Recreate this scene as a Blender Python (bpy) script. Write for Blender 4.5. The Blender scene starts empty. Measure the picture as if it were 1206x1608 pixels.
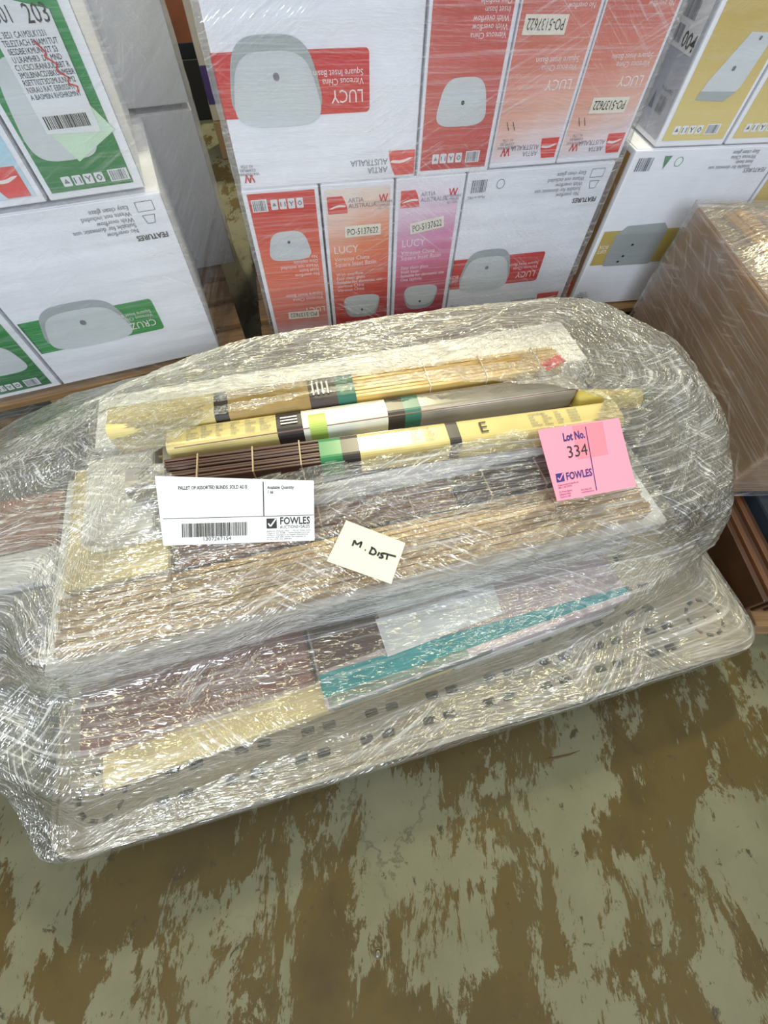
import bpy, bmesh, math, random
import numpy as np
from mathutils import Vector, Matrix

random.seed(7)
RNG = np.random.RandomState(11)
SC = bpy.context.scene
COL = SC.collection

# ------------------------------------------------------------------ camera
cam_d = bpy.data.cameras.new('camera')
cam = bpy.data.objects.new('camera', cam_d)
COL.objects.link(cam)
SC.camera = cam
CAM_H = 1.0
cam_d.sensor_fit = 'HORIZONTAL'
cam_d.sensor_width = 36.0
cam_d.lens = 660.0 / 1206.0 * 36.0
cam_d.clip_start = 0.02
right = Vector((0.9992, 0.0346, 0.0197)).normalized()
upv = Vector((-0.0395, 0.8681, 0.4948)).normalized()
back = right.cross(upv).normalized()
upv = back.cross(right).normalized()
M = Matrix(((right.x, upv.x, back.x, 0), (right.y, upv.y, back.y, 0), (right.z, upv.z, back.z, CAM_H), (0, 0, 0, 1)))
cam.matrix_world = M

# ------------------------------------------------------------------ world, lights, exposure
W = bpy.data.worlds.new('world'); SC.world = W; W.use_nodes = True
bg = W.node_tree.nodes['Background']
bg.inputs[0].default_value = (0.80, 0.88, 1.0, 1)
bg.inputs[1].default_value = 0.50

def area(loc, target, size, power, color, sizey=None):
    l = bpy.data.lights.new('area_lamp', 'AREA'); l.energy = power; l.color = color
    l.size = size
    if sizey: l.shape = 'RECTANGLE'; l.size_y = sizey
    o = bpy.data.objects.new('area_lamp', l); COL.objects.link(o); o.location = loc
    d = Vector(target) - Vector(loc)
    o.rotation_euler = d.to_track_quat('-Z', 'Y').to_euler()
    return o
WARM = (1.0, 0.92, 0.60)
COOL = (0.82, 0.90, 1.0)
area((-0.1, 4.6, 5.4), (0.1, 0.2, 0), 0.45, 330, WARM)
for (x, y, pw) in ((-2.6, 2.3, 42), (.3, 2.5, 40), (2.9, 2.2, 42), (-2.0, .2, 28), (1.6, .1, 28), (-.4, -2.2, 18), (3.0, -2.2, 18), (-3.2, -2.0, 18)):
    area((x, y, 5.6), (x * .2, y * .2, 0), 0.75, pw, WARM)
area((-1.2, -5.2, 3.3), (0, 1.0, 0.5), 2.6, 310, COOL, 1.4)
area((3.6, -2.8, 4.6), (0.2, 0.8, 0.3), 1.6, 60, COOL, 0.8)

SC.view_settings.view_transform = 'Standard'
SC.view_settings.look = 'None'
SC.view_settings.gamma = 1.0
SC.view_settings.use_curve_mapping = False
SC.view_settings.exposure = 0.0
SC.cycles.use_denoising = True
SC.cycles.transparent_max_bounces = 24
SC.cycles.max_bounces = 8
SC.cycles.sample_clamp_indirect = 4.0

# ------------------------------------------------------------------ materials
def lin(c):
    return tuple((v / 255 / 12.92) if v / 255 <= 0.04045 else ((v / 255 + 0.055) / 1.055) ** 2.4 for v in c[:3]) + (1,)

MATS = {}
def mat(name, rgb, rough=0.6, metal=0.0, var=0.10, scale=18, stretch=(1, 1, 1), bump=0.0, coat=0.0):
    """plain procedural material: base colour broken up by noise"""
    if name in MATS: return MATS[name]
    m = bpy.data.materials.new(name); m.use_nodes = True; MATS[name] = m
    nt = m.node_tree; b = nt.nodes['Principled BSDF']
    b.inputs['Roughness'].default_value = rough; b.inputs['Metallic'].default_value = metal
    if coat: b.inputs['Coat Weight'].default_value = coat; b.inputs['Coat Roughness'].default_value = 0.15
    tc = nt.nodes.new('ShaderNodeTexCoord'); mp = nt.nodes.new('ShaderNodeMapping'); mp.inputs['Scale'].default_value = stretch
    n = nt.nodes.new('ShaderNodeTexNoise'); n.inputs['Scale'].default_value = scale; n.inputs['Detail'].default_value = 5
    nt.links.new(tc.outputs['Object'], mp.inputs[0]); nt.links.new(mp.outputs[0], n.inputs['Vector'])
    r = nt.nodes.new('ShaderNodeValToRGB'); c = lin(rgb)
    r.color_ramp.elements[0].position = 0.3; r.color_ramp.elements[1].position = 0.7
    r.color_ramp.elements[0].color = tuple(v * (1 - var) for v in c[:3]) + (1,)
    r.color_ramp.elements[1].color = tuple(min(1, v * (1 + var)) for v in c[:3]) + (1,)
    nt.links.new(n.outputs['Fac'], r.inputs[0]); nt.links.new(r.outputs[0], b.inputs['Base Color'])
    if bump:
        bp = nt.nodes.new('ShaderNodeBump'); bp.inputs['Strength'].default_value = bump; bp.inputs['Distance'].default_value = 0.002
        nt.links.new(n.outputs['Fac'], bp.inputs['Height']); nt.links.new(bp.outputs[0], b.inputs['Normal'])
    return m

def grad(name, stops, diag=0.0):
    """printed colour gradient running up the panel (Generated z), stops = [(pos, rgb)]"""
    if name in MATS: return MATS[name]
    m = bpy.data.materials.new(name); m.use_nodes = True; MATS[name] = m
    nt = m.node_tree; b = nt.nodes['Principled BSDF']; b.inputs['Roughness'].default_value = 0.45
    tc = nt.nodes.new('ShaderNodeTexCoord'); sp = nt.nodes.new('ShaderNodeSeparateXYZ')
    nt.links.new(tc.outputs['Generated'], sp.inputs[0])
    mul = nt.nodes.new('ShaderNodeMath'); mul.operation = 'MULTIPLY_ADD'
    nt.links.new(sp.outputs['X'], mul.inputs[0]); mul.inputs[1].default_value = diag
    nt.links.new(sp.outputs['Z'], mul.inputs[2])
    n = nt.nodes.new('ShaderNodeTexNoise'); n.inputs['Scale'].default_value = 2.5
    nt.links.new(tc.outputs['Generated'], n.inputs['Vector'])
    ad = nt.nodes.new('ShaderNodeMath'); ad.operation = 'MULTIPLY_ADD'; ad.inputs[1].default_value = 0.12
    nt.links.new(n.outputs['Fac'], ad.inputs[0]); nt.links.new(mul.outputs[0], ad.inputs[2])
    r = nt.nodes.new('ShaderNodeValToRGB'); e = r.color_ramp.elements
    e[0].position = stops[0][0]; e[0].color = lin(stops[0][1]); e[1].position = stops[-1][0]; e[1].color = lin(stops[-1][1])
    for p, c in stops[1:-1]:
        x = e.new(p); x.color = lin(c)
    nt.links.new(ad.outputs[0], r.inputs[0]); nt.links.new(r.outputs[0], b.inputs['Base Color'])
    return m

white = mat('white_card', (226, 228, 236), 0.5, var=0.03)
white_paper = mat('white_paper', (218, 221, 226), 0.35, var=0.015)
ink = mat('black_ink', (28, 28, 34), 0.5)
grey_ink = mat('grey_ink', (110, 112, 122), 0.5)
pale_ink = mat('pale_ink', (232, 222, 222), 0.5, var=.02)
kraft = mat('kraft_card', (150, 122, 88), 0.75, var=0.12, scale=6)
brown_card = mat('brown_carton_card', (132, 104, 74), 0.7, var=0.08, scale=5)
seam = mat('carton_seam', (120, 122, 130), 0.7)
red = mat('red_print', (196, 40, 44), 0.45, var=.05)
logo_red = mat('logo_red_print', (206, 62, 58), 0.45, var=.2, scale=8)
green = mat('green_print', (26, 138, 62), 0.45, var=.05)
gold = mat('khaki_gold_print', (176, 156, 84), 0.45, var=.05)
basin_l = mat('basin_print_pale_grey', (196, 202, 206), 0.45, var=.03)
basin_d = mat('basin_print_rim_grey', (158, 166, 168), 0.45, var=.03)
basin_y = mat('basin_print_grey', (150, 156, 158), 0.45, var=.03)
wood = mat('pallet_timber', (126, 96, 62), 0.8, var=0.3, scale=9, stretch=(1, 12, 12), bump=.4)
dark_void = mat('black_plastic', (16, 17, 18), 0.5)
wood_dark = mat('rust_brown_timber', (110, 56, 22), 0.7, var=0.25, scale=6, bump=.2)

# ------------------------------------------------------------------ mesh helpers
def tag(o, label=None, cat=None, group=None, kind=None):
    if label: o['label'] = label
    if cat: o['category'] = cat
    if group: o['group'] = group
    if kind: o['kind'] = kind
    return o

def empty(name, loc, rz=0.0, label=None, cat=None, group=None):
    o = bpy.data.objects.new(name, None); COL.objects.link(o)
    o.empty_display_size = 0.02
    o.location = loc; o.rotation_euler = (0, 0, rz)
    return tag(o, label, cat, group)

def obj(name, me, mats, parent=None, smooth=False):
    if not isinstance(mats, (list, tuple)): mats = [mats]
    for m in mats: me.materials.append(m)
    o = bpy.data.objects.new(name, me); COL.objects.link(o)
    if parent is not None: o.parent = parent
    if smooth:
        me.polygons.foreach_set('use_smooth', [True] * len(me.polygons))
    return o

def bm_box(bm, x0, y0, z0, x1, y1, z1, bev=0.0, seg=1):
    r = bmesh.ops.create_cube(bm, size=1.0)
    vs = r['verts']
    for v in vs:
        v.co = Vector(((x0 + x1) / 2 + v.co.x * (x1 - x0), (y0 + y1) / 2 + v.co.y * (y1 - y0), (z0 + z1) / 2 + v.co.z * (z1 - z0)))
    if bev:
        es = list({e for v in vs for e in v.link_edges})
        bmesh.ops.bevel(bm, geom=es, offset=bev, segments=seg, affect='EDGES', profile=0.5)

def box(name, dims, m, parent, bev=0.0, seg=1):
    bm = bmesh.new(); bm_box(bm, *dims, bev=bev, seg=seg)
    me = bpy.data.meshes.new(name); bm.to_mesh(me); bm.free()
    return obj(name, me, m, parent)

class Frame:
    """a flat face: o = origin, u = right, v = up, n = outward"""
    def __init__(s, o, u, v):
        s.o = Vector(o); s.u = Vector(u).normalized(); s.v = Vector(v).normalized(); s.n = s.u.cross(s.v)
    def p(s, a, b, off=0.0008):
        return s.o + s.u * a + s.v * b + s.n * off
    def matrix(s, a, b, off, rot=0.0):
        c, si = math.cos(rot), math.sin(rot)
        u = s.u * c + s.v * si; v = s.v * c - s.u * si; q = s.p(a, b, off)
        return Matrix(((u.x, v.x, s.n.x, q.x), (u.y, v.y, s.n.y, q.y), (u.z, v.z, s.n.z, q.z), (0, 0, 0, 1)))

FRONT = Frame((0, 0, 0), (1, 0, 0), (0, 0, 1))

def polys(name, fr, plist, m, parent, off=0.0008):
    vs, fs = [], []
    for pl in plist:
        k = len(vs); vs += [fr.p(a, b, off) for a, b in pl]; fs.append(list(range(k, k + len(pl))))
    me = bpy.data.meshes.new(name); me.from_pydata(vs, [], fs); me.update()
    return obj(name, me, m, parent)

def rr(u0, v0, u1, v1, r=0.0, corners=(1, 1, 1, 1)):
    if r <= 0: return [(u0, v0), (u1, v0), (u1, v1), (u0, v1)]
    pts = []
    for (cx, cy, a0, c) in ((u0 + r, v0 + r, 180, corners[0]), (u1 - r, v0 + r, 270, corners[1]), (u1 - r, v1 - r, 0, corners[2]), (u0 + r, v1 - r, 90, corners[3])):
        if not c:
            pts.append((cx + (r if a0 in (270, 0) else -r), cy + (r if a0 in (0, 90) else -r))); continue
        for k in range(6):
            t = math.radians(a0 + 90 * k / 5); pts.append((cx + r * math.cos(t), cy + r * math.sin(t)))
    return pts

def rotp(pl, cx, cy, a):
    c, s = math.cos(a), math.sin(a)
    return [(cx + (x - cx) * c - (y - cy) * s, cy + (x - cx) * s + (y - cy) * c) for x, y in pl]

def blob(cx, cy, w, h, flip=1, n=3.6, taper=0.20):
    """squarish basin outline, wider on one end"""
    pts = []
    for k in range(40):
        t = 2 * math.pi * k / 40
        x = math.copysign(abs(math.cos(t)) ** (2 / n), math.cos(t)); y = math.copysign(abs(math.sin(t)) ** (2 / n), math.sin(t))
        x *= (1 + taper * y * flip * .9)
        pts.append((cx + x * w / 2, cy + y * h / 2))
    return pts

def text(body, size, fr, a, b, m, parent, rot=0.0, off=0.0016, name='lettering', align='LEFT', sx=1.0, bold=0.0, width=None):
    cu = bpy.data.curves.new('lettering', 'FONT'); cu.body = body; cu.size = size; cu.align_x = align
    cu.space_line = 0.9; cu.resolution_u = 2; cu.offset = bold
    t = bpy.data.objects.new('tmp', cu); COL.objects.link(t)
    me = bpy.data.meshes.new_from_object(t)
    bpy.data.objects.remove(t); bpy.data.curves.remove(cu)
    if width:
        xs = [v.co.x for v in me.vertices]; sx = width / (max(xs) - min(xs))
    me.transform(fr.matrix(a, b, off, rot) @ Matrix.Diagonal((sx, 1, 1, 1)))
    me.materials.clear()
    return obj(name, me, m, parent)

def bars(fr, u0, v0, u1, v1, m, parent, n=34, off=0.0016, name='barcode', rot=0.0):
    pl = []; x = u0; w = (u1 - u0) / n
    rnd = random.Random(5)
    while x < u1 - w * .3:
        b = w * rnd.choice((.35, .5, .8, 1.1)); pl.append(rr(x, v0, min(x + b, u1), v1)); x += b + w * rnd.choice((.35, .5, .7))
    if rot:
        pl = [rotp(p, (u0 + u1) / 2, (v0 + v1) / 2, rot) for p in pl]
    return polys(name, fr, pl, m, parent, off)

def stroke(pts, w):
    out = []
    for (a, b) in zip(pts[:-1], pts[1:]):
        d = Vector((b[0] - a[0], b[1] - a[1])).normalized(); n = Vector((-d.y, d.x)) * w / 2
        out.append([(a[0] + n.x, a[1] + n.y), (a[0] - n.x, a[1] - n.y), (b[0] - n.x, b[1] - n.y), (b[0] + n.x, b[1] + n.y)])
    return out

def mark_w(fr, cx, cy, s, rot, m, parent):
    pts = [(-1, .5), (-.5, -.5), (0, .5), (.5, -.5), (1, .5)]
    pts = [(cx + x * s * .55, cy + y * s * .8) for x, y in pts]
    polys('certification_mark', fr, [rotp(p, cx, cy, rot) for p in stroke(pts, s * .17)], m, parent, .0014)
    dy = -s * 1.0 if rot == 0 else s * 1.0
    text('WATERMARK\nCOMPLIES\nAS 1756', s * .42, fr, cx, cy + dy * .62, grey_ink, parent, rot, align='CENTER')

def logo(fr, u0, v0, u1, v1, rot, parent, txt=True):
    """red sail-shaped emblem with a pale sweep and grey lettering beside it"""
    cx, cy = (u0 + u1) / 2, (v0 + v1) / 2; w, h = u1 - u0, v1 - v0
    pl = [(u0, v0), (u1, v0)]
    for k in range(7):
        t = k / 6; pl.append((u1 - w * (t ** 2) * .25, v0 + h * t))
    pl.append((u0, v1))
    sw = [(u0 + w * .05, v0 + h * .30)] + [(u0 + w * (.05 + .9 * t), v0 + h * (.30 + .13 * math.sin(t * 3.1) + .14 * t)) for t in (.2, .4, .6, .8, 1)] + \
         [(u0 + w * (.05 + .9 * t), v0 + h * (.22 + .10 * math.sin(t * 3.1) + .12 * t)) for t in (.9, .6, .4, .2)]
    if rot:
        pl = rotp(pl, cx, cy, rot); sw = rotp(sw, cx, cy, rot)
    em = polys('emblem', fr, [pl], logo_red, parent, .0012)
    polys('emblem_sweep', fr, [sw], pale_ink, em, .0018)
    if txt:
        if rot: text('ARTIA\nAUSTRALIA', h * .36, fr, u0 - w * .05, cy - h * .1, grey_ink, parent, rot)
        else: text('ARTIA\nAUSTRALIA', h * .36, fr, u1 + w * .05, cy + h * .1, grey_ink, parent, rot)

def icons(fr, u0, v0, u1, v1, parent, n=4, barcode=True, rev=False):
    """row of small white handling symbols and a barcode"""
    w = (u1 - u0) / (n + 2.2); pl, gl = [], []
    for k in range(n):
        x = u0 + (k + (2.2 if rev else 0)) * w; pl.append(rr(x, v0, x + w * .8, v1, w * .1))
        c = (x + w * .4, (v0 + v1) / 2); s = w * .24
        if k % 4 == 0: gl.append([(c[0] - s, c[1] - s * .6), (c[0] + s, c[1] - s * .6), (c[0], c[1] + s)])
        elif k % 4 == 1: gl += stroke([(c[0] - s, c[1] - s), (c[0] - s, c[1] + s)], s * .5) + stroke([(c[0] + s, c[1] - s), (c[0] + s, c[1] + s)], s * .5)
        elif k % 4 == 2: gl += stroke([(c[0], c[1] - s), (c[0], c[1]), (c[0] - s, c[1] + s)], s * .5) + stroke([(c[0], c[1]), (c[0] + s, c[1] + s)], s * .4)
        else: gl += stroke([(c[0] - s, c[1]), (c[0], c[1] + s), (c[0] + s, c[1]), (c[0], c[1] - s), (c[0] - s, c[1])], s * .4)
    hs = polys('handling_symbols', fr, pl, white_paper, parent, .0012)
    polys('symbol_print', fr, gl, grey_ink, hs, .0018)
    if barcode:
        x0 = u0 if rev else u0 + n * w + w * .3
        bp_ = polys('barcode_patch', fr, [rr(x0, v0 - (v1 - v0) * .1, x0 + w * 1.8, v1 + (v1 - v0) * .1)], white_paper, parent, .0012)
        bars(fr, x0 + w * .15, v0, x0 + w * 1.65, v1, grey_ink, bp_, n=12)

def basin(fr, cx, cy, w, h, flip, parent, drain=(0, 0), rim=True, big=True):
    m = basin_l
    if rim:
        polys('basin_rim_picture', fr, [blob(cx, cy + h * .06 * flip, w, h * .92, -flip)], basin_d, parent, .0012)
        bs = polys('basin_picture', fr, [blob(cx, cy - h * .06 * flip, w * .96, h * .84, -flip)], m, parent, .0018)
    else:
        bs = polys('basin_picture', fr, [blob(cx, cy, w, h, -flip)], m, parent, .0018)
    s = max(w * .035, .0035)
    polys('drain_picture', fr, [rr(cx + drain[0] - s, cy + drain[1] - s, cx + drain[0] + s, cy + drain[1] + s, s * .9)], ink if not big else grey_ink, bs, .0024)

# ------------------------------------------------------------------ floor (setting)
def floor_mat():
    m = bpy.data.materials.new('worn_painted_concrete'); m.use_nodes = True
    nt = m.node_tree; N = nt.nodes; L = nt.links; b = N['Principled BSDF']
    tc = N.new('ShaderNodeTexCoord')
    def noise(scale, detail=8, rough=.6, dist=0.0, vec=None, st=(1, 1, 1), rz=0.0):
        mp = N.new('ShaderNodeMapping'); mp.inputs['Scale'].default_value = st; mp.inputs['Rotation'].default_value = (0, 0, rz)
        L.new(tc.outputs['Object'], mp.inputs[0])
        n = N.new('ShaderNodeTexNoise'); n.inputs['Scale'].default_value = scale; n.inputs['Detail'].default_value = detail
        n.inputs['Roughness'].default_value = rough; n.inputs['Distortion'].default_value = dist
        L.new(mp.outputs[0], n.inputs['Vector']); return n
    def ramp(src, stops):
        r = N.new('ShaderNodeValToRGB'); e = r.color_ramp.elements
        e[0].position, e[0].color = stops[0]; e[1].position, e[1].color = stops[-1]
        for p, c in stops[1:-1]:
            x = e.new(p); x.color = c
        L.new(src, r.inputs[0]); return r
    def mix(f, a, c, typ='MIX'):
        x = N.new('ShaderNodeMix'); x.data_type = 'RGBA'; x.blend_type = typ
        if isinstance(f, float): x.inputs[0].default_value = f
        else: L.new(f, x.inputs[0])
        for i, v in ((6, a), (7, c)):
            if isinstance(v, tuple): x.inputs[i].default_value = v
            else: L.new(v, x.inputs[i])
        return x.outputs[2]
    k0, k1 = (0, 0, 0, 1), (1, 1, 1, 1)
    big = noise(3.8, 4, .6, .3)
    med = noise(8, 14, .78, .5, st=(1.7, .7, 1), rz=.25)
    fine = noise(60, 6, .75, .2, st=(1.9, .5, 1), rz=.35)
    add = N.new('ShaderNodeMath'); add.operation = 'MULTIPLY_ADD'; L.new(med.outputs['Fac'], add.inputs[0]); add.inputs[1].default_value = .9
    L.new(big.outputs['Fac'], add.inputs[2])
    add2 = N.new('ShaderNodeMath'); add2.operation = 'MULTIPLY_ADD'; L.new(fine.outputs['Fac'], add2.inputs[0]); add2.inputs[1].default_value = .30
    sx = N.new('ShaderNodeSeparateXYZ'); L.new(tc.outputs['Object'], sx.inputs[0])
    wr = N.new('ShaderNodeMath'); wr.operation = 'MULTIPLY_ADD'; L.new(sx.outputs['X'], wr.inputs[0]); wr.inputs[1].default_value = -.05; L.new(add.outputs[0], wr.inputs[2])
    L.new(wr.outputs[0], add2.inputs[2])
    pm = ramp(add2.outputs[0], [(.50, k0), (.512, k1)])
    # the paint mask: values sit around 0.5+0.45+0.08
    mr = N.new('ShaderNodeMapRange'); mr.inputs[1].default_value = .60; mr.inputs[2].default_value = 1.60
    L.new(add2.outputs[0], mr.inputs[0]); L.new(mr.outputs[0], pm.inputs[0])
    bare = ramp(noise(4.5, 8, .6).outputs['Fac'], [(.3, lin((52, 41, 9))), (.5, lin((68, 55, 17))), (.72, lin((66, 58, 28)))])
    paint = ramp(noise(6, 6, .6).outputs['Fac'], [(.3, lin((86, 85, 64))), (.7, lin((100, 98, 78)))])
    c = mix(pm.outputs[0], bare.outputs[0], paint.outputs[0])
    sp = ramp(noise(30, 10, .75, .4).outputs['Fac'], [(.60, k0), (.64, k1)])
    c = mix(sp.outputs[0], c, lin((50, 43, 26)))
    # hairline cracks
    vo = N.new('ShaderNodeTexVoronoi'); vo.feature = 'DISTANCE_TO_EDGE'; vo.inputs['Scale'].default_value = 2.3
    wn = noise(5, 6, .7); mxv = N.new('ShaderNodeVectorMath'); mxv.operation = 'MULTIPLY_ADD'
    L.new(wn.outputs['Color'], mxv.inputs[0]); mxv.inputs[1].default_value = (.22, .22, .22); L.new(tc.outputs['Object'], mxv.inputs[2])
    L.new(mxv.outputs[0], vo.inputs['Vector'])
    cr = ramp(vo.outputs['Distance'], [(0.0, k1), (.010, k0)])
    crm = N.new('ShaderNodeMath'); crm.operation = 'MULTIPLY'; L.new(cr.outputs[0], crm.inputs[0])
    cg = ramp(noise(3.3, 4).outputs['Fac'], [(.52, k0), (.6, (.55, .55, .55, 1))]); L.new(cg.outputs[0], crm.inputs[1])
    c = mix(crm.outputs[0], c, lin((36, 31, 20)))
    L.new(c, b.inputs['Base Color'])
    ro = ramp(noise(12, 5).outputs['Fac'], [(.3, (.42, .42, .42, 1)), (.7, (.6, .6, .6, 1))]); L.new(ro.outputs[0], b.inputs['Roughness'])
    b.inputs['Specular IOR Level'].default_value = .3
    bp = N.new('ShaderNodeBump'); bp.inputs['Strength'].default_value = .35; bp.inputs['Distance'].default_value = .0015
    hh = N.new('ShaderNodeMath'); hh.operation = 'MULTIPLY_ADD'; L.new(pm.outputs[0], hh.inputs[0]); hh.inputs[1].default_value = .6; L.new(fine.outputs['Fac'], hh.inputs[2])
    L.new(hh.outputs[0], bp.inputs['Height']); L.new(bp.outputs[0], b.inputs['Normal'])
    return m
bm = bmesh.new(); bm_box(bm, -6, -4, -0.12, 6, 8, 0)
me = bpy.data.meshes.new('floor'); bm.to_mesh(me); bm.free()
tag(obj('floor', me, floor_mat()), 'worn concrete floor with flaking grey paint', kind='structure')

# ------------------------------------------------------------------ cartons and stacks behind
def carton(name, label, org, yaw, u, z, w, h, d, inset=0.0, group=None, m=None):
    """upright carton whose front-left-bottom corner lies u metres along the stack face"""
    c, s = math.cos(yaw), math.sin(yaw)
    o = empty('basin_carton' if name is None else name, (org[0] + c * u - s * inset, org[1] + s * u + c * inset, z), yaw, label, 'box', group)
    g = 0.002
    bm = bmesh.new(); bm_box(bm, g, 0, 0, w - g, d, h - 0.001, bev=0.0025, seg=2)
    me = bpy.data.meshes.new('body'); bm.to_mesh(me); bm.free()
    obj('body', me, m or white, o)
    box('flap', (g + .003, .004, h - .002, w - g - .003, d / 2 - .0008, h + .0006), m or white, o)
    box('flap', (g + .003, d / 2 + .0008, h - .002, w - g - .003, d - .004, h + .0006), m or white, o)
    # outer lid rim shows as a thin line near the side edges of the front
    polys('seam_line', FRONT, [rr(w - g - .0012, .003, w - g - .0002, h - .004)], seam, o, .0006)
    return o

def side_frame(d): return Frame((0, d, 0), (0, -1, 0), (0, 0, 1))

def po_label(fr, u0, v0, u1, v1, parent, rot=0.0, up=False):
    cx, cy = (u0 + u1) / 2, (v0 + v1) / 2
    st = polys('order_sticker', fr, [rotp(rr(u0, v0, u1, v1), cx, cy, rot)], mat('cream_sticker', (226, 222, 208), .5, var=.03), parent, .0022)
    r = rot + (math.pi if up else 0)
    h = v1 - v0; k = -1 if up else 1
    ca, sa = math.cos(r), math.sin(r)
    dx, dy = -(u1 - u0) * .44, -h * .30
    text('PO-5137622', h * .82, fr, cx + dx * ca - dy * sa, cy + dx * sa + dy * ca, ink, st, r, .003, width=(u1 - u0) * .86)

def para(fr, u, v, size, n, m, parent, rot, align='LEFT', seed=1):
    words = ['Vitreous China', 'With overflow', 'One taphole', 'No overflow', 'Suitable for domestic use', 'Inset basin', 'Waste not included', 'Easy clean glaze']
    r = random.Random(seed); body = '\n'.join(r.choice(words) for _ in range(n))
    return text(body, size, fr, u, v, m, parent, rot, align=align)

CY = math.radians(14); CO = (-0.350, 1.077)
WL, WN, DEP = 0.39, 0.178, 0.40
G1 = 'cartons of the middle stack'

def big_face(o, w, h, band, bz0, bz1, bx1, title, cx, cy, bw, bh, drain, feat=True, bandx0=0.0):
    polys('printed_band', FRONT, [rr(bandx0, bz0, bx1, bz1, .008, (0, 1, 1, 0))], band, o, .0007)
    polys('band_edge', FRONT, [rr(bandx0, bz0, bandx0 + .004, bz1)], band, o, .0007)
    basin(FRONT, cx, cy, bw, bh, 1, o, drain)
    hh = bz1 - bz0
    text(title, hh * .30, FRONT, bx1 - .012, bz0 + hh * .38, pale_ink, o, math.pi, sx=.95)
    text('Vitreous China\nSquare Inset Basin', hh * .145, FRONT, bx1 - .012, bz0 + hh * .56, pale_ink, o, math.pi)
    if feat:
        text('FEATURES', .015, FRONT, w - .018, h - .075, ink, o, math.pi, bold=.0004)
        para(FRONT, w - .075, h - .060, .0125, 5, grey_ink, o, math.pi, seed=4)
        polys('line_drawing', FRONT, stroke([(w - .025, h - .012), (w - .060, h - .012), (w - .060, h - .030), (w - .025, h - .030), (w - .025, h - .012)], .0012) +
              stroke([(w - .030, h - .038), (w - .055, h - .038), (w - .050, h - .054), (w - .035, h - .054), (w - .030, h - .038)], .0012), grey_ink, o, .0012)

# upper row, middle stack
o = carton(None, 'large white carton with red band and upside-down basin picture, upper left of middle stack', CO, CY, 0.004, .534, .400, .39, DEP)
big_face(o, .40, .39, red, .120, .212, .292, 'LUCY', .108, .166, .165, .128, (0.004, .012), feat=False)
logo(FRONT, .335, .006, .395, .052, math.pi, o)
mark_w(FRONT, .022, .020, .018, math.pi, red, o)
GR = grad('red_back_panel', [(0, (182, 58, 60)), (.5, (198, 98, 90)), (1, (186, 72, 72))])
GS = grad('salmon_fade_panel', [(0.02, (226, 222, 232)), (.24, (222, 176, 160)), (.5, (208, 126, 110)), (1.1, (184, 66, 66))], diag=-.1)
o = carton(None, 'narrow red carton with pale basin picture low on it, second from left in upper row', CO, CY, .406, .534, WN, .39, DEP)
polys('printed_panel', FRONT, [rr(.008, .010, .166, .384)], GR, o)
basin(FRONT, .090, .126, .104, .078, 1, o, (0, .0), rim=False, big=False)
icons(FRONT, .035, .022, .150, .040, o)
para(FRONT, .160, .225, .012, 5, pale_ink, o, math.pi, seed=2)
for k, (u, po, lab) in enumerate(((.584, (.014, .215, .104, .242), 'narrow salmon carton with cream order sticker high up, third in upper row of middle stack'),
                                  (.757, (.042, .090, .132, .117), 'narrow salmon carton with cream order sticker low down, right end of upper row'))):
    w = .174 if k == 0 else .170
    o = carton(None, lab, CO, CY, u, .538, w, .39, DEP)
    polys('printed_panel', FRONT, [rr(.004, .012, w - .010, .384)], GS, o)
    text('LUCY', .024, FRONT, w - .022, .150, pale_ink, o, math.pi)
    text('Vitreous China\nSquare Inset Basin', .013, FRONT, w - .022, .172, pale_ink, o, math.pi)
    para(FRONT, w - .02, .255, .011, 4, pale_ink, o, math.pi, seed=3 + k)
    po_label(FRONT, *po, o, -.02, up=True)
    logo(FRONT, w - .056, .014, w - .012, .052, math.pi, o)
    mark_w(FRONT, .034, .030, .018, math.pi, red, o)
    basin(FRONT, .10, .310, .10, .07, 1, o, rim=False, big=False)
    polys('hand_hole_marks', FRONT, stroke([(.022, .085), (.030, .070)], .0016) + stroke([(.036, .085), (.044, .070)], .0016), ink, o, .0022)

# lower row, middle stack
L1 = grad('orange_red_panel', [(0.05, (214, 196, 204)), (.22, (206, 110, 96)), (.6, (216, 108, 78)), (1.05, (196, 48, 46))])
L2 = grad('cream_to_red_panel', [(0.08, (176, 16, 28)), (.32, (200, 58, 38)), (.62, (222, 132, 92)), (.95, (226, 214, 206))], diag=-.15)
L3 = grad('lilac_to_crimson_panel', [(0.08, (160, 24, 52)), (.35, (190, 66, 96)), (.68, (206, 138, 176)), (.98, (226, 220, 232))], diag=-.05)
o = carton(None, 'narrow orange-red carton with order sticker at its foot, left end of lower row', CO, CY, 0.0, .145, .177, .388, DEP)
polys('printed_panel', FRONT, [rr(.012, .006, .165, .380)], L1, o)
icons(FRONT, .018, .345, .140, .366, o, rev=True)
basin(FRONT, .088, .262, .098, .070, 1, o, (0, .01), rim=False, big=False)
para(FRONT, .155, .190, .0125, 5, pale_ink, o, math.pi, seed=8)
text('Vitreous China\nSquare Inset Basin', .014, FRONT, .158, .122, pale_ink, o, math.pi)
text('LUCY', .024, FRONT, .160, .090, pale_ink, o, math.pi)
po_label(FRONT, .052, .060, .140, .082, o, -.03, up=True)
o = carton(None, 'narrow carton fading from cream to deep red, upright order sticker, second in lower row', CO, CY, .178, .145, .178, .388, DEP)
polys('printed_panel', FRONT, [rr(.010, .010, .166, .376)], L2, o)
logo(FRONT, .014, .325, .062, .362, 0, o)
mark_w(FRONT, .150, .352, .018, 0, red, o)
po_label(FRONT, .052, .270, .144, .296, o, .0)
text('LUCY', .026, FRONT, .020, .232, pale_ink, o)
text('Vitreous China\nSquare Inset Basin', .0155, FRONT, .020, .212, pale_ink, o)
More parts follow.
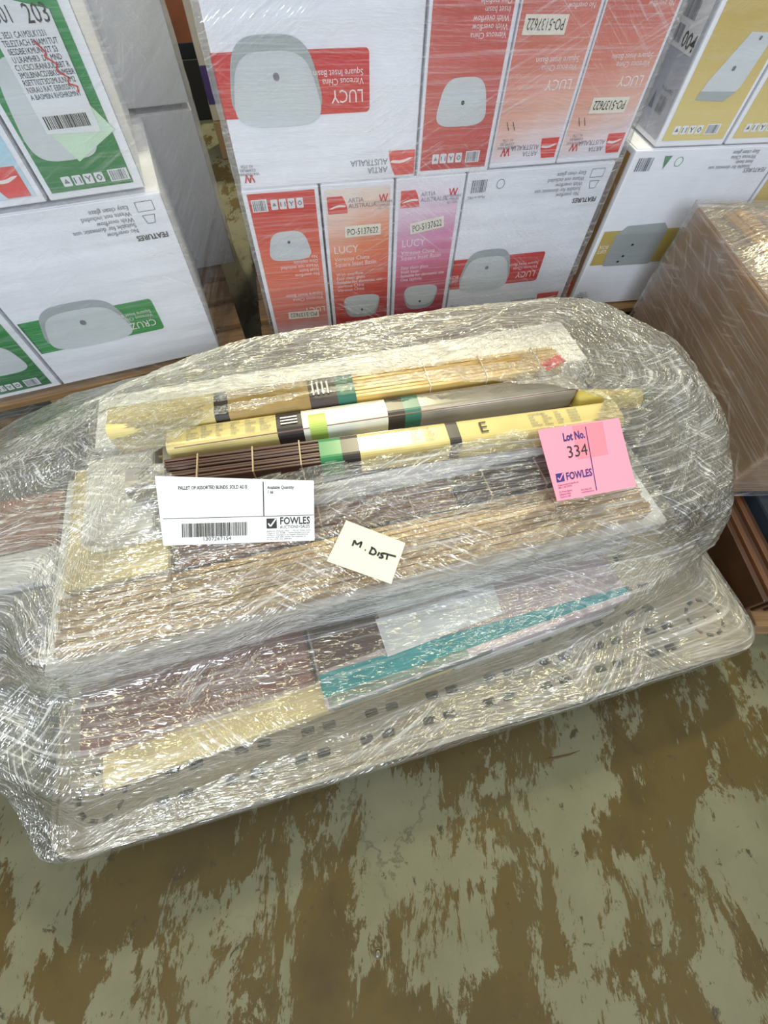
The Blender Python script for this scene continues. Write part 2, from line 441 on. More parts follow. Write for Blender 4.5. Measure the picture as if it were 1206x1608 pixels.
para(FRONT, .022, .172, .0125, 5, pale_ink, o, 0, seed=6)
basin(FRONT, .090, .078, .100, .070, -1, o, (0, -.012), big=False)
icons(FRONT, .040, .014, .150, .030, o)
o = carton(None, 'narrow lilac and crimson carton with tilted order sticker, third in lower row', CO, CY, .357, .145, .176, .388, DEP)
polys('printed_panel', FRONT, [rr(.010, .010, .162, .376)], L3, o)
logo(FRONT, .014, .325, .062, .362, 0, o)
mark_w(FRONT, .146, .352, .018, 0, red, o)
po_label(FRONT, .042, .268, .132, .295, o, .13)
text('LUCY', .026, FRONT, .022, .232, pale_ink, o)
text('Vitreous China\nSquare Inset Basin', .0155, FRONT, .022, .212, pale_ink, o)
para(FRONT, .024, .172, .0125, 4, pale_ink, o, 0, seed=9)
basin(FRONT, .088, .085, .096, .074, -1, o, (0, -.014), big=False)
icons(FRONT, .020, .014, .150, .030, o)
o = carton(None, 'large white carton with bright red band and features list, right end of lower row', CO, CY, .534, .145, .390, .388, DEP)
big_face(o, .39, .388, red, .095, .182, .278, 'LUCY', .104, .140, .146, .122, (0, .012))
text('GIFT\nBOX', .014, FRONT, .022, .125, pale_ink, o, math.pi)
logo(FRONT, .300, .005, .372, .050, math.pi, o)
mark_w(FRONT, .026, .020, .018, math.pi, red, o)
bars(FRONT, .015, .345, .055, .372, grey_ink, o, n=12)
text('Made in PRC', .009, FRONT, .055, .338, grey_ink, o, math.pi)
polys('round_mark', FRONT, stroke([(.09 + .010 * math.cos(t * .523), .360 + .010 * math.sin(t * .523)) for t in range(13)], .0014), grey_ink, o, .0012)
# second row of plain cartons behind
for (z, row) in ((.145, (.0, .31, .62)), (.538, (.0, .31, .62))):
    for u in row:
        carton(None, 'plain white carton, %s %s of the back row of the middle stack' % (('lower' if z < .3 else 'upper'), ('left' if u < .1 else 'centre' if u < .5 else 'right')), CO, CY, u, z, .303, .387, .38, inset=.406, group='back row cartons of the middle stack')

# left stack
LY = math.radians(23.0); LO = (-0.8985, 0.8474)
GG = grad('green_panel', [(0.0, (22, 112, 58)), (.6, (44, 138, 74)), (1.1, (88, 160, 110))])
GG2 = grad('deep_green_panel', [(0.0, (20, 92, 52)), (.4, (30, 128, 56)), (1.1, (60, 160, 80))])
BL = grad('pale_blue_panel', [(0.0, (196, 214, 226)), (.6, (120, 190, 214)), (1.1, (170, 210, 224))])
o = carton(None, 'large white carton with green band and upside-down basin picture, left stack', LO, LY, .002, .150, .430, .402, .42)
big_face(o, .43, .402, green, .100, .186, .312, 'CRUZ', .140, .152, .190, .116, (0, .008), bandx0=.008)
o = carton(None, 'narrow deep green carton at the far left edge, bottom of left stack', LO, LY, -.180, .150, .180, .402, .42)
polys('printed_panel', FRONT, [rr(.010, .012, .160, .392)], GG2, o)
basin(FRONT, .085, .105, .11, .08, 1, o, rim=False, big=False)
icons(FRONT, .022, .020, .140, .038, o)
text('CRUZ', .024, FRONT, .150, .220, pale_ink, o, math.pi)
o = carton(None, 'narrow green carton carrying a long white address sticker, upper row of left stack', LO, LY, .222, .563, .186, .40, .42)
polys('printed_panel', FRONT, [rr(.012, .012, .166, .392)], GG, o)
basin(FRONT, .075, .130, .11, .14, 1, o, rim=False, big=False)
icons(FRONT, .040, .020, .165, .036, o)
lab_fr = FRONT
polys('folded_sticker_tail', FRONT, [[(.062, .102), (.088, .056), (.172, .096), (.130, .160)]], mat('pale_green_paper', (196, 222, 200), .4, var=.03), o, .0022)
polys('address_sticker', FRONT, [[(.058, .100), (.148, .096), (.150, .245), (.080, .262), (.055, .262)]], white_paper, o, .003)
polys('address_sticker_upper', FRONT, [rr(.010, .270, .150, .300)], white_paper, o, .003)
bars(FRONT, .064, .106, .136, .124, ink, o, n=26, off=.0036)
text('203', .030, FRONT, .112, .232, ink, o, off=.0036, sx=.8)
text('L001', .026, FRONT, .060, .234, ink, o, off=.0036, sx=.7)
rs = random.Random(3)
text('\n'.join(''.join(rs.choice('ABCDEHKLMNRSTU0123 ') for _ in range(18)) for _ in range(9)), .0100, FRONT, .062, .218, ink, o, off=.0036, sx=.75)
polys('red_handwriting', FRONT, stroke([(.108, .214), (.118, .200), (.113, .196), (.126, .186), (.121, .178), (.134, .170), (.130, .162), (.142, .158), (.139, .150)], .0022), red, o, .0042)
bars(FRONT, .06, .276, .11, .296, ink, o, n=16, off=.0036)
o = carton(None, 'narrow pale blue carton with red corner emblem, beside green carton on left stack', LO, LY, .038, .563, .182, .40, .42)
polys('printed_panel', FRONT, [rr(.010, .012, .168, .392)], BL, o)
logo(FRONT, .105, .014, .160, .062, math.pi, o)
o = carton(None, 'white carton top left outside the pale blue one, left stack', LO, LY, -.146, .563, .182, .40, .42)
polys('printed_panel', FRONT, [rr(.010, .012, .168, .392)], GG2, o)
for z in (.150, .563):
    carton(None, 'plain white carton seen side-on through film, %s back row of left stack' % ('lower' if z < .3 else 'upper'), LO, LY, .22, z, .340, .40, .40, inset=.430, group='back row cartons of the left stack')

# right stack
RY = math.radians(10.0); RO = (0.573, 1.297)
GD = grad('khaki_gold_panel', [(0.0, (212, 196, 134)), (.6, (192, 170, 104)), (1.1, (206, 188, 128))])
GB = grad('amber_side_panel', [(0.0, (190, 110, 70)), (.3, (140, 100, 60)), (.6, (120, 84, 40)), (1.1, (150, 108, 44))])
o = carton(None, 'large white carton with khaki band and angular basin picture, lower row of right stack', RO, RY, .008, .145, .408, .412, .42)
polys('printed_band', FRONT, [rr(.012, .130, .30, .226, .008, (0, 1, 1, 0))], gold, o)
text('GIFT\nBOX', .014, FRONT, .045, .175, pale_ink, o, math.pi)
polys('basin_rim_picture', FRONT, [[(.052, .128), (.052, .215), (.075, .238), (.185, .242), (.205, .225), (.205, .128)]], basin_d, o, .0012)
polys('basin_picture', FRONT, [rr(.053, .126, .203, .216, .006)], basin_y, o, .0018)
for (x, y) in ((.118, .186), (.105, .154), (.097, .138)):
    polys('drain_picture', FRONT, [rr(x - .004, y - .003, x + .004, y + .003, .0028)], ink, o, .0024)
text('FEATURES', .014, FRONT, .392, .365, grey_ink, o, math.pi)
para(FRONT, .34, .372, .0115, 4, grey_ink, o, math.pi, seed=5)
bars(FRONT, .018, .368, .060, .396, grey_ink, o, n=12)
polys('tree_mark', FRONT, [[(.085, .398), (.105, .398), (.095, .370)]], mat('green_mark', (90, 140, 110), .5), o, .0012)
polys('round_mark', FRONT, stroke([(.13 + .010 * math.cos(t * .523), .385 + .010 * math.sin(t * .523)) for t in range(13)], .0014), mat('green_mark', (90, 140, 110), .5), o, .0012)
mark_w(FRONT, .030, .020, .018, math.pi, mat('crimson_print', (170, 30, 80), .5), o)
SF = side_frame(.42)
polys('printed_side_panel', SF, [rr(.010, .012, .405, .400)], GB, o)
logo(SF, .330, .020, .395, .062, math.pi, o, txt=False)
po_label(SF, .30, .085, .39, .112, o, -.02, up=True)
text('LUCY', .028, SF, .385, .150, pale_ink, o, math.pi)
icons(SF, .25, .375, .385, .395, o, barcode=False)
basin(SF, .30, .27, .14, .09, 1, o, rim=False, big=False)
o = carton(None, 'narrow khaki carton at the right picture edge, lower row of right stack', RO, RY, .418, .145, .178, .412, .42)
polys('printed_panel', FRONT, [rr(.010, .012, .166, .400)], GD, o)
for k, (u, lab) in enumerate(((.052, 'narrow khaki carton with grey side sticker reading 004, upper row of right stack'),
                              (.238, 'narrow khaki carton right of the one with 004 sticker'))):
    o = carton(None, lab, RO, RY, u, .561, .183, .40, .42)
    polys('printed_panel', FRONT, [rr(.012, .012, .172, .392)], GD, o)
    polys('basin_picture', FRONT, [[(.046, .086), (.118, .082), (.142, .105), (.156, .188), (.100, .190), (.056, .116)]], basin_l, o, .0018)
    polys('basin_rim_picture', FRONT, [[(.046, .086), (.118, .082), (.138, .098), (.050, .100)]], basin_d, o, .0022)
    polys('drain_picture', FRONT, [rr(.124, .178, .130, .184, .002), rr(.098, .132, .106, .140, .003)], grey_ink, o, .0024)
    icons(FRONT, .030, .024, .150, .040, o)
    if k == 0:
        polys('grey_side_panel', SF, [rr(.005, .012, .414, .392)], mat('cool_grey_card', (166, 168, 180), .6), o)
        ss = polys('side_sticker', SF, [rr(.290, .150, .405, .300)], mat('pale_grey_paper', (206, 206, 210), .5, var=.02), o, .0016)
        text('004', .034, SF, .352, .156, ink, ss, off=.0024, bold=.0006)
        bars(SF, .300, .158, .344, .184, grey_ink, ss, n=16, off=.0024)
        bars(SF, .312, .194, .366, .222, grey_ink, ss, n=20, off=.0024)
        text('10.0 C   Robin', .014, SF, .308, .232, ink, ss, off=.0024)
        text('2013', .018, SF, .330, .256, ink, ss, off=.0024)
        bars(SF, .360, .050, .392, .080, grey_ink, o, n=12)
        text('Made in PRC', .009, SF, .352, .088, grey_ink, o)
        polys('tree_mark', SF, [[(.325, .050), (.345, .050), (.335, .082)]], grey_ink, o, .0012)
for z in (.145, .561):
    carton(None, 'plain white carton, %s back row of right stack' % ('lower' if z < .3 else 'upper'), RO, RY, .02, z, .40, .40, .38, inset=.425, group='back row cartons of the right stack')

# timber pallets below the stacks
def timber_pallet(loc, yaw, w, d, label, h=.142):
    o = empty('wooden_pallet', (loc[0], loc[1], 0), yaw, label, 'pallet')
    n = 7; bw = d / (n * 1.25)
    for k in range(n):
        y = k * (d - bw) / (n - 1); box('deck_board', (0, y, h - .018, w, y + bw, h), wood, o, .002)
    for x in (0, w / 2 - .045, w - .09):
        box('stringer', (x, 0, .020, x + .09, d, h - .018), wood, o, .003)
    for y in (0, d / 2 - .05, d - .1):
        box('bottom_board', (0, y, 0.0, w, y + .1, .020), wood, o, .002)
    return o
def along(O, yaw, u, t):
    return (O[0] + math.cos(yaw) * u - math.sin(yaw) * t, O[1] + math.sin(yaw) * u + math.cos(yaw) * t)
timber_pallet(along(CO, CY, -.04, -.03), CY, .975, .90, 'timber pallet under the middle stack of red cartons')
timber_pallet(along(LO, LY, -.52, -.02), LY, 1.03, .90, 'timber pallet under the left stack of green cartons')
timber_pallet(along(RO, RY, .008, -.03), RY, .96, .88, 'timber pallet under the right stack of khaki cartons')
# rear things in the gap between left and middle stacks
o = empty('rack_post', (-1.38, 3.72, 0), .36, 'broad rust-brown timber post in the gap between left and middle stacks', 'post')
box('post', (-.13, -.05, .02, .13, .05, 1.30), wood_dark, o, .004)
box('foot_plate', (-.15, -.07, 0, .15, .07, .02), wood_dark, o, .003)
o = empty('crate', (-1.22, 3.22, 0), .36, 'black plastic crate on the floor in front of the rust-brown post', 'crate')
box('base', (-.17, -.15, 0, .17, .15, .02), dark_void, o)
for dims in ((-.17, -.15, .02, -.158, .15, .24), (.158, -.15, .02, .17, .15, .24), (-.158, -.15, .02, .158, -.138, .24), (-.158, .138, .02, .158, .15, .24)):
    box('side_wall', dims, dark_void, o)
o = empty('kraft_box', (-.90, 2.62, 0), .34, 'small kraft box on the floor deep in the gap', 'box')
box('body', (0, 0, 0, .22, .20, .15), kraft, o, .003)
box('tape', (.095, -.0006, .02, .125, .2006, .1508), mat('parcel_tape', (176, 150, 100), .3), o)
o = empty('upright_carton', (-.90, 2.62, .152), .34, 'upright pale carton with purple band standing on the small kraft box', 'box')
box('body', (0, 0, 0, .22, .20, .62), mat('pale_grey_card', (180, 172, 158), .6), o, .002)
polys('purple_band', Frame((0, 0, 0), (1, 0, 0), (0, 0, 1)), [rr(0, .06, .22, .19)], mat('purple_print', (70, 50, 110), .5), o)
polys('purple_band', Frame((0, .20, 0), (0, -1, 0), (0, 0, 1)), [rr(0, .06, .20, .19)], mat('purple_print', (70, 50, 110), .5), o)
def lathe(name, prof, m, parent, n=20, loc=(0, 0, 0), axis='z'):
    bm = bmesh.new(); rings = []
    for (r, z) in prof:
        ring = []
        for k in range(n):
            t = 2 * math.pi * k / n
            c = (r * math.cos(t), r * math.sin(t), z)
            if axis == 'x': c = (z, c[0], c[1])
            ring.append(bm.verts.new(Vector(c) + Vector(loc)))
        rings.append(ring)
    for a, b in zip(rings[:-1], rings[1:]):
        for k in range(n): bm.faces.new((a[k], a[(k + 1) % n], b[(k + 1) % n], b[k]))
    bm.faces.new(rings[0][::-1]); bm.faces.new(rings[-1])
    bmesh.ops.recalc_face_normals(bm, faces=bm.faces)
    me = bpy.data.meshes.new(name); bm.to_mesh(me); bm.free()
    return obj(name, me, m, parent, smooth=True)
# brown corrugated carton on the right
BX, BYN, BYF = .772, .55, 1.19
R4 = math.radians(3)
timber_pallet((.835, .27), R4, .62, 1.0, 'timber pallet at right edge under slate case and brown slats', h=.085)
o = empty('slat_blind', (.80, .30, .087), R4, 'bundle of brown blind slats under clear film at right edge', 'blind')
slatb = mat('blind_slat_orange_brown', (92, 58, 34), .35, var=.2, stretch=(12, 1, 12))
for k in range(5):
    box('slat', (.0 + k * .015, .01 * (k % 2), 0, .012 + k * .015, .90, .075 + .006 * (k % 2)), slatb if k % 2 else mat('blind_slat_dark', (60, 38, 24), .35, var=.2), o, .0015)
o = empty('slate_case', (.885, .31, .087), R4, 'dark slate-blue case with two pale stickers under the big brown carton', 'case')
box('body', (0, 0, 0, .42, .90, .095), mat('slate_plastic', (40, 48, 56), .3, var=.2), o, .006, 2)
for y in (.12, .22): box('rib', (.02, y, .094, .40, y + .012, .099), mat('slate_plastic', (40, 48, 56), .3, var=.2), o, .002)
TF = Frame((0, 0, .0995), (1, 0, 0), (0, 1, 0))
for (u, v) in ((.012, .150), (.05, .045)):
    polys('pale_sticker', TF, [rr(u, v, u + .050, v + .060)], mat('grey_sticker', (120, 118, 108), .5), o)
    text('V/J', .026, TF, u + .006, v + .02, ink, o)
o = empty('large_carton', (BX, BYN, 0.190), R4, 'big brown corrugated carton in film at the right edge', 'box')
box('body', (0, 0, 0, .60, BYF - BYN, .296), brown_card, o, .004, 2)
box('top_flap', (.002, .002, .295, .30, BYF - BYN - .002, .299), brown_card, o)
box('top_flap', (.303, .002, .295, .598, BYF - BYN - .002, .299), brown_card, o)
o2 = empty('bamboo_blind', (BX + .10, BYN + .02, .491), math.radians(10), 'golden bamboo blind lying on the brown carton', 'blind')
for k in range(6):
    box('slat', (.01 + k * .022, .02, 0, .029 + k * .022, .58, .010 + .004 * (k % 2)), mat('bamboo_gold', (180, 130, 52), .4, var=.2, stretch=(1, 12, 1)), o2, .002)
# ------------------------------------------------------------------ foreground pallet frame (s along, t depth)
PO = Vector((-.5, -.172)); PH = math.radians(17)
PA = Vector((math.cos(PH), math.sin(PH))); PB = Vector((-math.sin(PH), math.cos(PH)))
def P3(s, t, z): return Vector((PO.x + PA.x * s + PB.x * t, PO.y + PA.y * s + PB.y * t, z))
def st_empty(name, s, t, z, dyaw=0.0, label=None, cat=None, group=None, tilt=0.0):
    p = P3(s, t, z); o = empty(name, p, PH + math.radians(dyaw), label, cat, group)
    if tilt: o.rotation_euler.rotate_axis('Y', math.radians(tilt))
    return o
PW, PD = 1.333, 1.0
def plastic_pallet():
    root = st_empty('plastic_pallet', 0, 0, 0, 0, 'grey plastic pallet with square and ring slots under the wrapped blinds', 'pallet')
    grey = mat('grey_pallet_plastic', (158, 150, 132), .5, var=.10, scale=7, bump=.08)
    cu = bpy.data.curves.new('deck', 'CURVE'); cu.dimensions = '2D'; cu.fill_mode = 'BOTH'; cu.extrude = .008; cu.bevel_depth = .0015; cu.bevel_resolution = 1
    def spl(pts):
        s = cu.splines.new('POLY'); s.points.add(len(pts) - 1)
        for i, (x, y) in enumerate(pts): s.points[i].co = (x, y, 0, 1)
        s.use_cyclic_u = True
    def ro(x0, y0, x1, y1, r, n=8):
        pts = []
        for cx, cy, a0 in ((x0 + r, y0 + r, 180), (x1 - r, y0 + r, 270), (x1 - r, y1 - r, 0), (x0 + r, y1 - r, 90)):
            for k in range(n + 1):
                t = math.radians(a0 + 90 * k / n); pts.append((cx + r * math.cos(t), cy + r * math.sin(t)))
        return pts
    spl(ro(0, 0, PW, PD, .05))
    for cx, cy in ((.075, .075), (PW - .085, .075), (PW - .085, PD - .075), (.075, PD - .075)):
        for k in range(10):      # ring of short dashed slots
            a = 2 * math.pi * k / 10; hw, hl = .0048, .0085; pts = []
            for (p, q) in ((-hw, -hl), (hw, -hl), (hw, hl), (-hw, hl)):
                r = .036 + p; x = cx + r * math.cos(a) - q * math.sin(a); y = cy + r * math.sin(a) + q * math.cos(a); pts.append((x, y))
            spl(pts)
        spl(ro(cx - .0035, cy - .0035, cx + .0035, cy + .0035, .002, 3))
    for row, y in enumerate((.040, .080, .122, .170, .240, .300, .380, .460, .540, .62, .70, .78, .86, .94)):
        n = 26
        for k in range(n):
            x = .17 + k * (PW - .36) / (n - 1) + (.018 if row % 2 else 0)
            if row < 3 and k % 3 == 2: continue
            w, h = (.013, .008)
            spl(ro(x - w, y - h, x + w, y + h, .005, 3))
    t = bpy.data.objects.new('tmp', cu); COL.objects.link(t)
    me = bpy.data.meshes.new_from_object(t); bpy.data.objects.remove(t)
    me.transform(Matrix.Translation((0, 0, .141))); me.materials.clear()
    obj('deck', me, grey, root)
    # rolled rim
    bm = bmesh.new(); outer = ro(0, 0, PW, PD, .05, 10); rings = []
    for (ins, z) in ((.002, .100), (-.003, .104), (-.003, .150), (.000, .1535), (.006, .1535), (.009, .150), (.009, .132)):
        ring = []
        for (x, y) in ro(ins, ins, PW - ins, PD - ins, .05 - ins, 10): ring.append(bm.verts.new((x, y, z)))
        rings.append(ring)
    n = len(outer)
    for a, b in zip(rings[:-1], rings[1:]):
        for k in range(n): bm.faces.new((a[k], a[(k + 1) % n], b[(k + 1) % n], b[k]))
    bmesh.ops.recalc_face_normals(bm, faces=bm.faces)
    me = bpy.data.meshes.new('rim'); bm.to_mesh(me); bm.free(); obj('rim', me, grey, root, smooth=True)
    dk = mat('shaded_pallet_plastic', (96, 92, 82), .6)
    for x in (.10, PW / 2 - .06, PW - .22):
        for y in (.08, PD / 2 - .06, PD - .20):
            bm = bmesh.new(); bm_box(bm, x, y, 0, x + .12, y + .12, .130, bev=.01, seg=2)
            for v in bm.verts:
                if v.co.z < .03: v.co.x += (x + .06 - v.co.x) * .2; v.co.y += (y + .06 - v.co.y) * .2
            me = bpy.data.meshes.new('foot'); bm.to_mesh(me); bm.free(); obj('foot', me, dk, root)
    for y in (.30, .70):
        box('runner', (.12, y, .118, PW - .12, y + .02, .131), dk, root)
    return root
plastic_pallet()

# ------------------------------------------------------------------ load: boxes of blinds
def long_box(s, t, z, L, D, H, m, label, dyaw=0.0, group=None, bev=.003, name='blind_box'):
    o = st_empty(name, s, t, z, dyaw, label, 'box', group)
    box('body', (0, 0, 0, L, D, H), m, o, bev, 2)
    box('end_flap', (-.0012, .004, .004, .0005, D - .004, H - .004), m, o)
    box('end_flap', (L - .0005, .004, .004, L + .0012, D - .004, H - .004), m, o)
    return o
cream = mat('cream_carton_card', (222, 206, 150), .5, var=.06)
purp = mat('mauve_brown_carton', (128, 84, 76), .5, var=.25, scale=10, stretch=(.4, 6, 6))
choc = mat('chocolate_card', (84, 56, 44), .45, var=.25, scale=10, stretch=(.5, 8, 8))
tan = mat('tan_card', (160, 130, 88), .5, var=.2, scale=9, stretch=(.5, 8, 8))
wht = mat('matte_white_card', (226, 226, 226), .5, var=.04)
lilac = mat('lilac_marbled_card', (188, 172, 176), .5, var=.2, scale=30, stretch=(.4, 2, 2))
greyc = mat('grey_card', (110, 108, 108), .5, var=.1)
teal = mat('teal_print', (40, 150, 160), .45, var=.06)
sage = mat('sage_grey_print', (120, 136, 124), .45, var=.08)

def tf(H): return Frame((0, 0, H), (1, 0, 0), (0, 1, 0))
b1 = long_box(.105, .078, .151, .60, .13, .055, cream, 'cream long box at lower left front of the pallet load', dyaw=3)
long_box(.71, .110, .151, .33, .13, .055, wht, 'short white box right of the cream one at the pallet front', dyaw=3)
b2 = long_box(.100, .125, .208, .358, .14, .055, purp, 'mauve-brown long box above the cream box at lower left', dyaw=3)
polys('printed_strip', tf(.055), [rr(.22, .10, .34, .135)], cream, b2)
polys('orange_patch', tf(.055), [rr(.345, .09, .360, .132)], mat('orange_print', (206, 96, 44), .5), b2)
b3 = long_box(.470, .093, .208, .575, .16, .055, lilac, 'lilac marbled box with teal edge band and white paper on top', dyaw=4)
polys('teal_band', tf(.055), [[(.0, .055), (.0, .018), (.575, .010), (.575, .022), (.25, .045)]], teal, b3)
polys('sage_panel', tf(.055), [[(.005, .017), (.005, .0025), (.25, .0025), (.25, .015)]], sage, b3, .0012)
polys('sage_panel', Frame((0, 0, 0), (1, 0, 0), (0, 0, 1)), [rr(.008, .002, .30, .053)], sage, b3)
polys('brown_panel', tf(.055), [rr(.002, .060, .125, .155)], choc, b3)
polys('white_paper', tf(.055), [[(.118, .045), (.335, .050), (.345, .105), (.118, .112)]], white_paper, b3, .002)
b4 = long_box(-.42, .300, .1545, 1.46, .285, .112, mat('dull_kraft', (128, 100, 76), .6, var=.15), 'broad dull kraft box under the middle of the load, overhanging left')
b5 = long_box(-.40, .470, .268, .47, .115, .055, mat('oak_brown_card', (148, 92, 40), .5, var=.25, scale=8, stretch=(.6, 10, 10)), 'orange-brown box poking out at the left of the load')
b6 = long_box(-.42, .400, .268, .49, .065, .058, wht, 'white box beside the orange-brown one poking out left')
b7 = long_box(-.41, .303, .268, .48, .092, .045, greyc, 'dark grey box poking out left in front of the white one')
long_box(.16, .605, .151, .99, .13, .24, wht, 'tall white box along the back of the load')
# stepped thin boxes of the second tier
lay = [(.270, .226, wht, 'white flat box, lowest layer of the second tier'), (.303, .234, choc, 'brown flat box, second layer of the second tier'),
       (.336, .226, wht, 'white flat box, third layer of the second tier')]
for k, (z, t, m, lab) in enumerate(lay):
    long_box(.092 + .006 * k, t, z, .985 + .01 * k, .34, .031, m, lab, dyaw=(-.3, .2, -.2)[k])

def slat_bundle(s, t, z, L, D, H, n, m, label, dyaw=0.0, tilt=0.0, across='y', ends=True, cat='blind', cords=3, name='slat_blind'):
    """a drawn-up venetian blind: n slats side by side, ladder cords, a head rail"""
    o = st_empty(name, s, t, z, dyaw, label, cat, tilt=tilt)
    r = random.Random(int(s * 1000) + n)
    for k in range(n):
        e = r.uniform(-.004, .004)
        if across == 'y':
            y0 = D * k / n; box('slat', (e, y0 + .0006, r.uniform(0, .002), L + e, y0 + D / n - .0006, H - r.uniform(0, .003)), m, o, .0008)
        else:
            z0 = H * k / n; box('slat', (e, r.uniform(0, .003), z0 + .0005, L + e, D - r.uniform(0, .003), z0 + H / n - .0005), m, o, .0006)
    cm = mat('cord', (170, 150, 120), .6)
    for k in range(cords):
        x = L * (k + .5) / cords
        box('ladder_cord', (x - .0012, -.001, -.0005 if False else .0, x + .0012, D + .001, H + .0008), cm, o)
    return o
dark_slat = mat('dark_walnut_slat', (70, 42, 30), .38, var=.25, scale=14, stretch=(.4, 8, 8), coat=.3)
mid_slat = mat('chestnut_slat', (118, 82, 56), .4, var=.25, scale=14, stretch=(.4, 8, 8))
# top of second tier (z .37 -> .405)
slat_bundle(.135, .236, .369, .93, .085, .032, 9, mat('sand_slat', (170, 140, 92), .4, var=.2, stretch=(.4, 8, 8)), 'sand-coloured slat blind along the front edge of the second tier')
slat_bundle(.30, .325, .369, .45, .055, .036, 6, mid_slat, 'chestnut slat blind below the white barcode sticker')
slat_bundle(.76, .325, .369, .30, .055, .040, 6, dark_slat, 'dark walnut slat bundle left of and under the pink card')
long_box(.140, .33, .369, .150, .22, .036, cream, 'short cream box at the left end of the second tier')
long_box(.185, .38, .4055, .10, .15, .040, wht, 'small white box on the cream box left of the barcode sticker')
# third tier
b8 = long_box(.300, .388, .369, .775, .085, .078, wht, 'long white box right below the blinds on top')
polys('printed_line', tf(.078), [rr(.02, .004, .60, .007)], grey_ink, b8)
long_box(.30, .48, .369, .72, .115, .078, wht, 'long white box under the middle packaged blind on top')

# packaged blinds lying on top
clearw = mat('cream_wrapper', (200, 184, 122), .25, var=.04, coat=.5)
goldw = mat('bamboo_gold_wrapper', (210, 176, 104), .3, var=.15, scale=20, stretch=(.3, 8, 8), coat=.4)
dkband = mat('charcoal_band', (50, 44, 42), .35)
grband = mat('green_band', (30, 120, 66), .35, coat=.4)
tealg = mat('bottle_green_band', (44, 100, 84), .35)
silver = mat('crumpled_silver_film', (170, 166, 160), .22, metal=.5, var=.2, bump=.6)

def sleeve(name, x0, x1, D, H, m, parent, e=.0025, r=.012):
    """rounded sleeve of printed card or film round a bundle"""
    sec = [(y, z) for y, z in rr(-e, -.0 , D + e, H + e, r)]
    vs = [(x0, y, z) for y, z in sec] + [(x1, y, z) for y, z in sec]; n = len(sec)
    fs = [(k, (k + 1) % n, n + (k + 1) % n, n + k) for k in range(n)] + [tuple(range(n))[::-1], tuple(range(n, 2 * n))]
    me = bpy.data.meshes.new(name); me.from_pydata(vs, [], fs); me.update()
    bm = bmesh.new(); bm.from_mesh(me); bmesh.ops.recalc_face_normals(bm, faces=bm.faces); bm.to_mesh(me); bm.free()
    return obj(name, me, m, parent)
def column_text(o, x, H, D, n=5, size=.0075, seed=0):
    fr = tf(H)
    for k in range(n):
        r = random.Random(seed * 10 + k)
        body = '\n'.join(' '.join(''.join(r.choice('aeionrstlmd') for _ in range(r.randint(3, 7))) for _ in range(1)) for _ in range(5))
        text(body, size, fr, x + k * .022, D * .72, grey_ink, o, 0, .0042)

# front one: walnut slats with green and charcoal bands, then cream wrapper with text
Zt = .4485
s0, L = .320, .70
o = slat_bundle(s0, .418, Zt, .70, .045, .044, 8, dark_slat, 'walnut slat blind in cream printed wrapper with green band, front of the top', dyaw=-4.5, across='y', cords=0, name='venetian_blind')
cm = mat('cord', (170, 150, 120), .6)
for x in (.045, .125, .195): box('ladder_cord', (x, -.001, 0, x + .002, .046, .0455), cm, o)
sleeve('green_band', .225, .258, .045, .044, grband, o)
sleeve('charcoal_band', .258, .285, .045, .044, dkband, o)
sleeve('printed_sleeve', .285, .715, .045, .044, clearw, o)
sleeve('charcoal_ring', .425, .443, .045, .0455, dkband, o)
column_text(o, .300, .044, .045, 5, .0062, 1)
column_text(o, .56, .044, .045, 4, .0062, 3)
text('E', .030, tf(.044), .475, .012, ink, o, 0, .0045)
sleeve('foil_end', -.055, -.001, .045, .040, silver, o, r=.016)
# middle one: cream wrapper, green-white label, silver part
o = slat_bundle(.335, .478, Zt, .66, .040, .046, 6, mid_slat, 'cream wrapped blind with green and white label, middle of the top', dyaw=-3.0, cords=0, name='venetian_blind')
sleeve('printed_sleeve', -.01, .155, .040, .046, clearw, o)
sleeve('charcoal_band', .155, .195, .040, .046, dkband, o)
sleeve('pale_label', .195, .330, .040, .046, mat('pale_label', (214, 212, 196), .3, coat=.4), o)
sleeve('label_green_patch', .205, .232, .030, .0468, mat('leaf_green', (170, 190, 90), .4), o, e=.0027)
sleeve('charcoal_band', .330, .358, .040, .046, dkband, o)
sleeve('green_band', .358, .385, .040, .046, tealg, o)
sleeve('silver_sleeve', .385, .655, .040, .046, mat('grey_satin_film', (140, 134, 122), .25, metal=.2, coat=.4), o)
column_text(o, .02, .046, .040, 6, .0060, 5)
polys('pale_print_lines', tf(.046), [rr(.162, .012 + .006 * k, .188, .0145 + .006 * k) for k in range(3)], pale_ink, o, .0045)
# rear one: gold bamboo
o = slat_bundle(.250, .528, Zt, .745, .055, .050, 7, goldw, 'golden bamboo blind with dark and green bands, back of the top', dyaw=-2.5, cords=0, name='bamboo_blind')
for x in (.50, .60, .70): box('tape', (x, -.0015, 0, x + .0016, .056, .0515), mat('pale_cord', (220, 214, 190), .5), o)
sleeve('cream_sleeve', -.01, .150, .055, .050, clearw, o)
sleeve('charcoal_band', .150, .172, .055, .050, dkband, o)
sleeve('olive_sleeve', .172, .30, .055, .050, mat('olive_wrapper', (150, 126, 76), .3, var=.2), o)
sleeve('charcoal_band', .30, .345, .055, .050, mat('dark_umber', (70, 60, 56), .35), o)
sleeve('green_band', .345, .375, .055, .050, tealg, o)
polys('pale_print_lines', tf(.050), [rr(.306 + .008 * k, .012, .309 + .008 * k, .040) for k in range(4)], pale_ink, o, .0045)
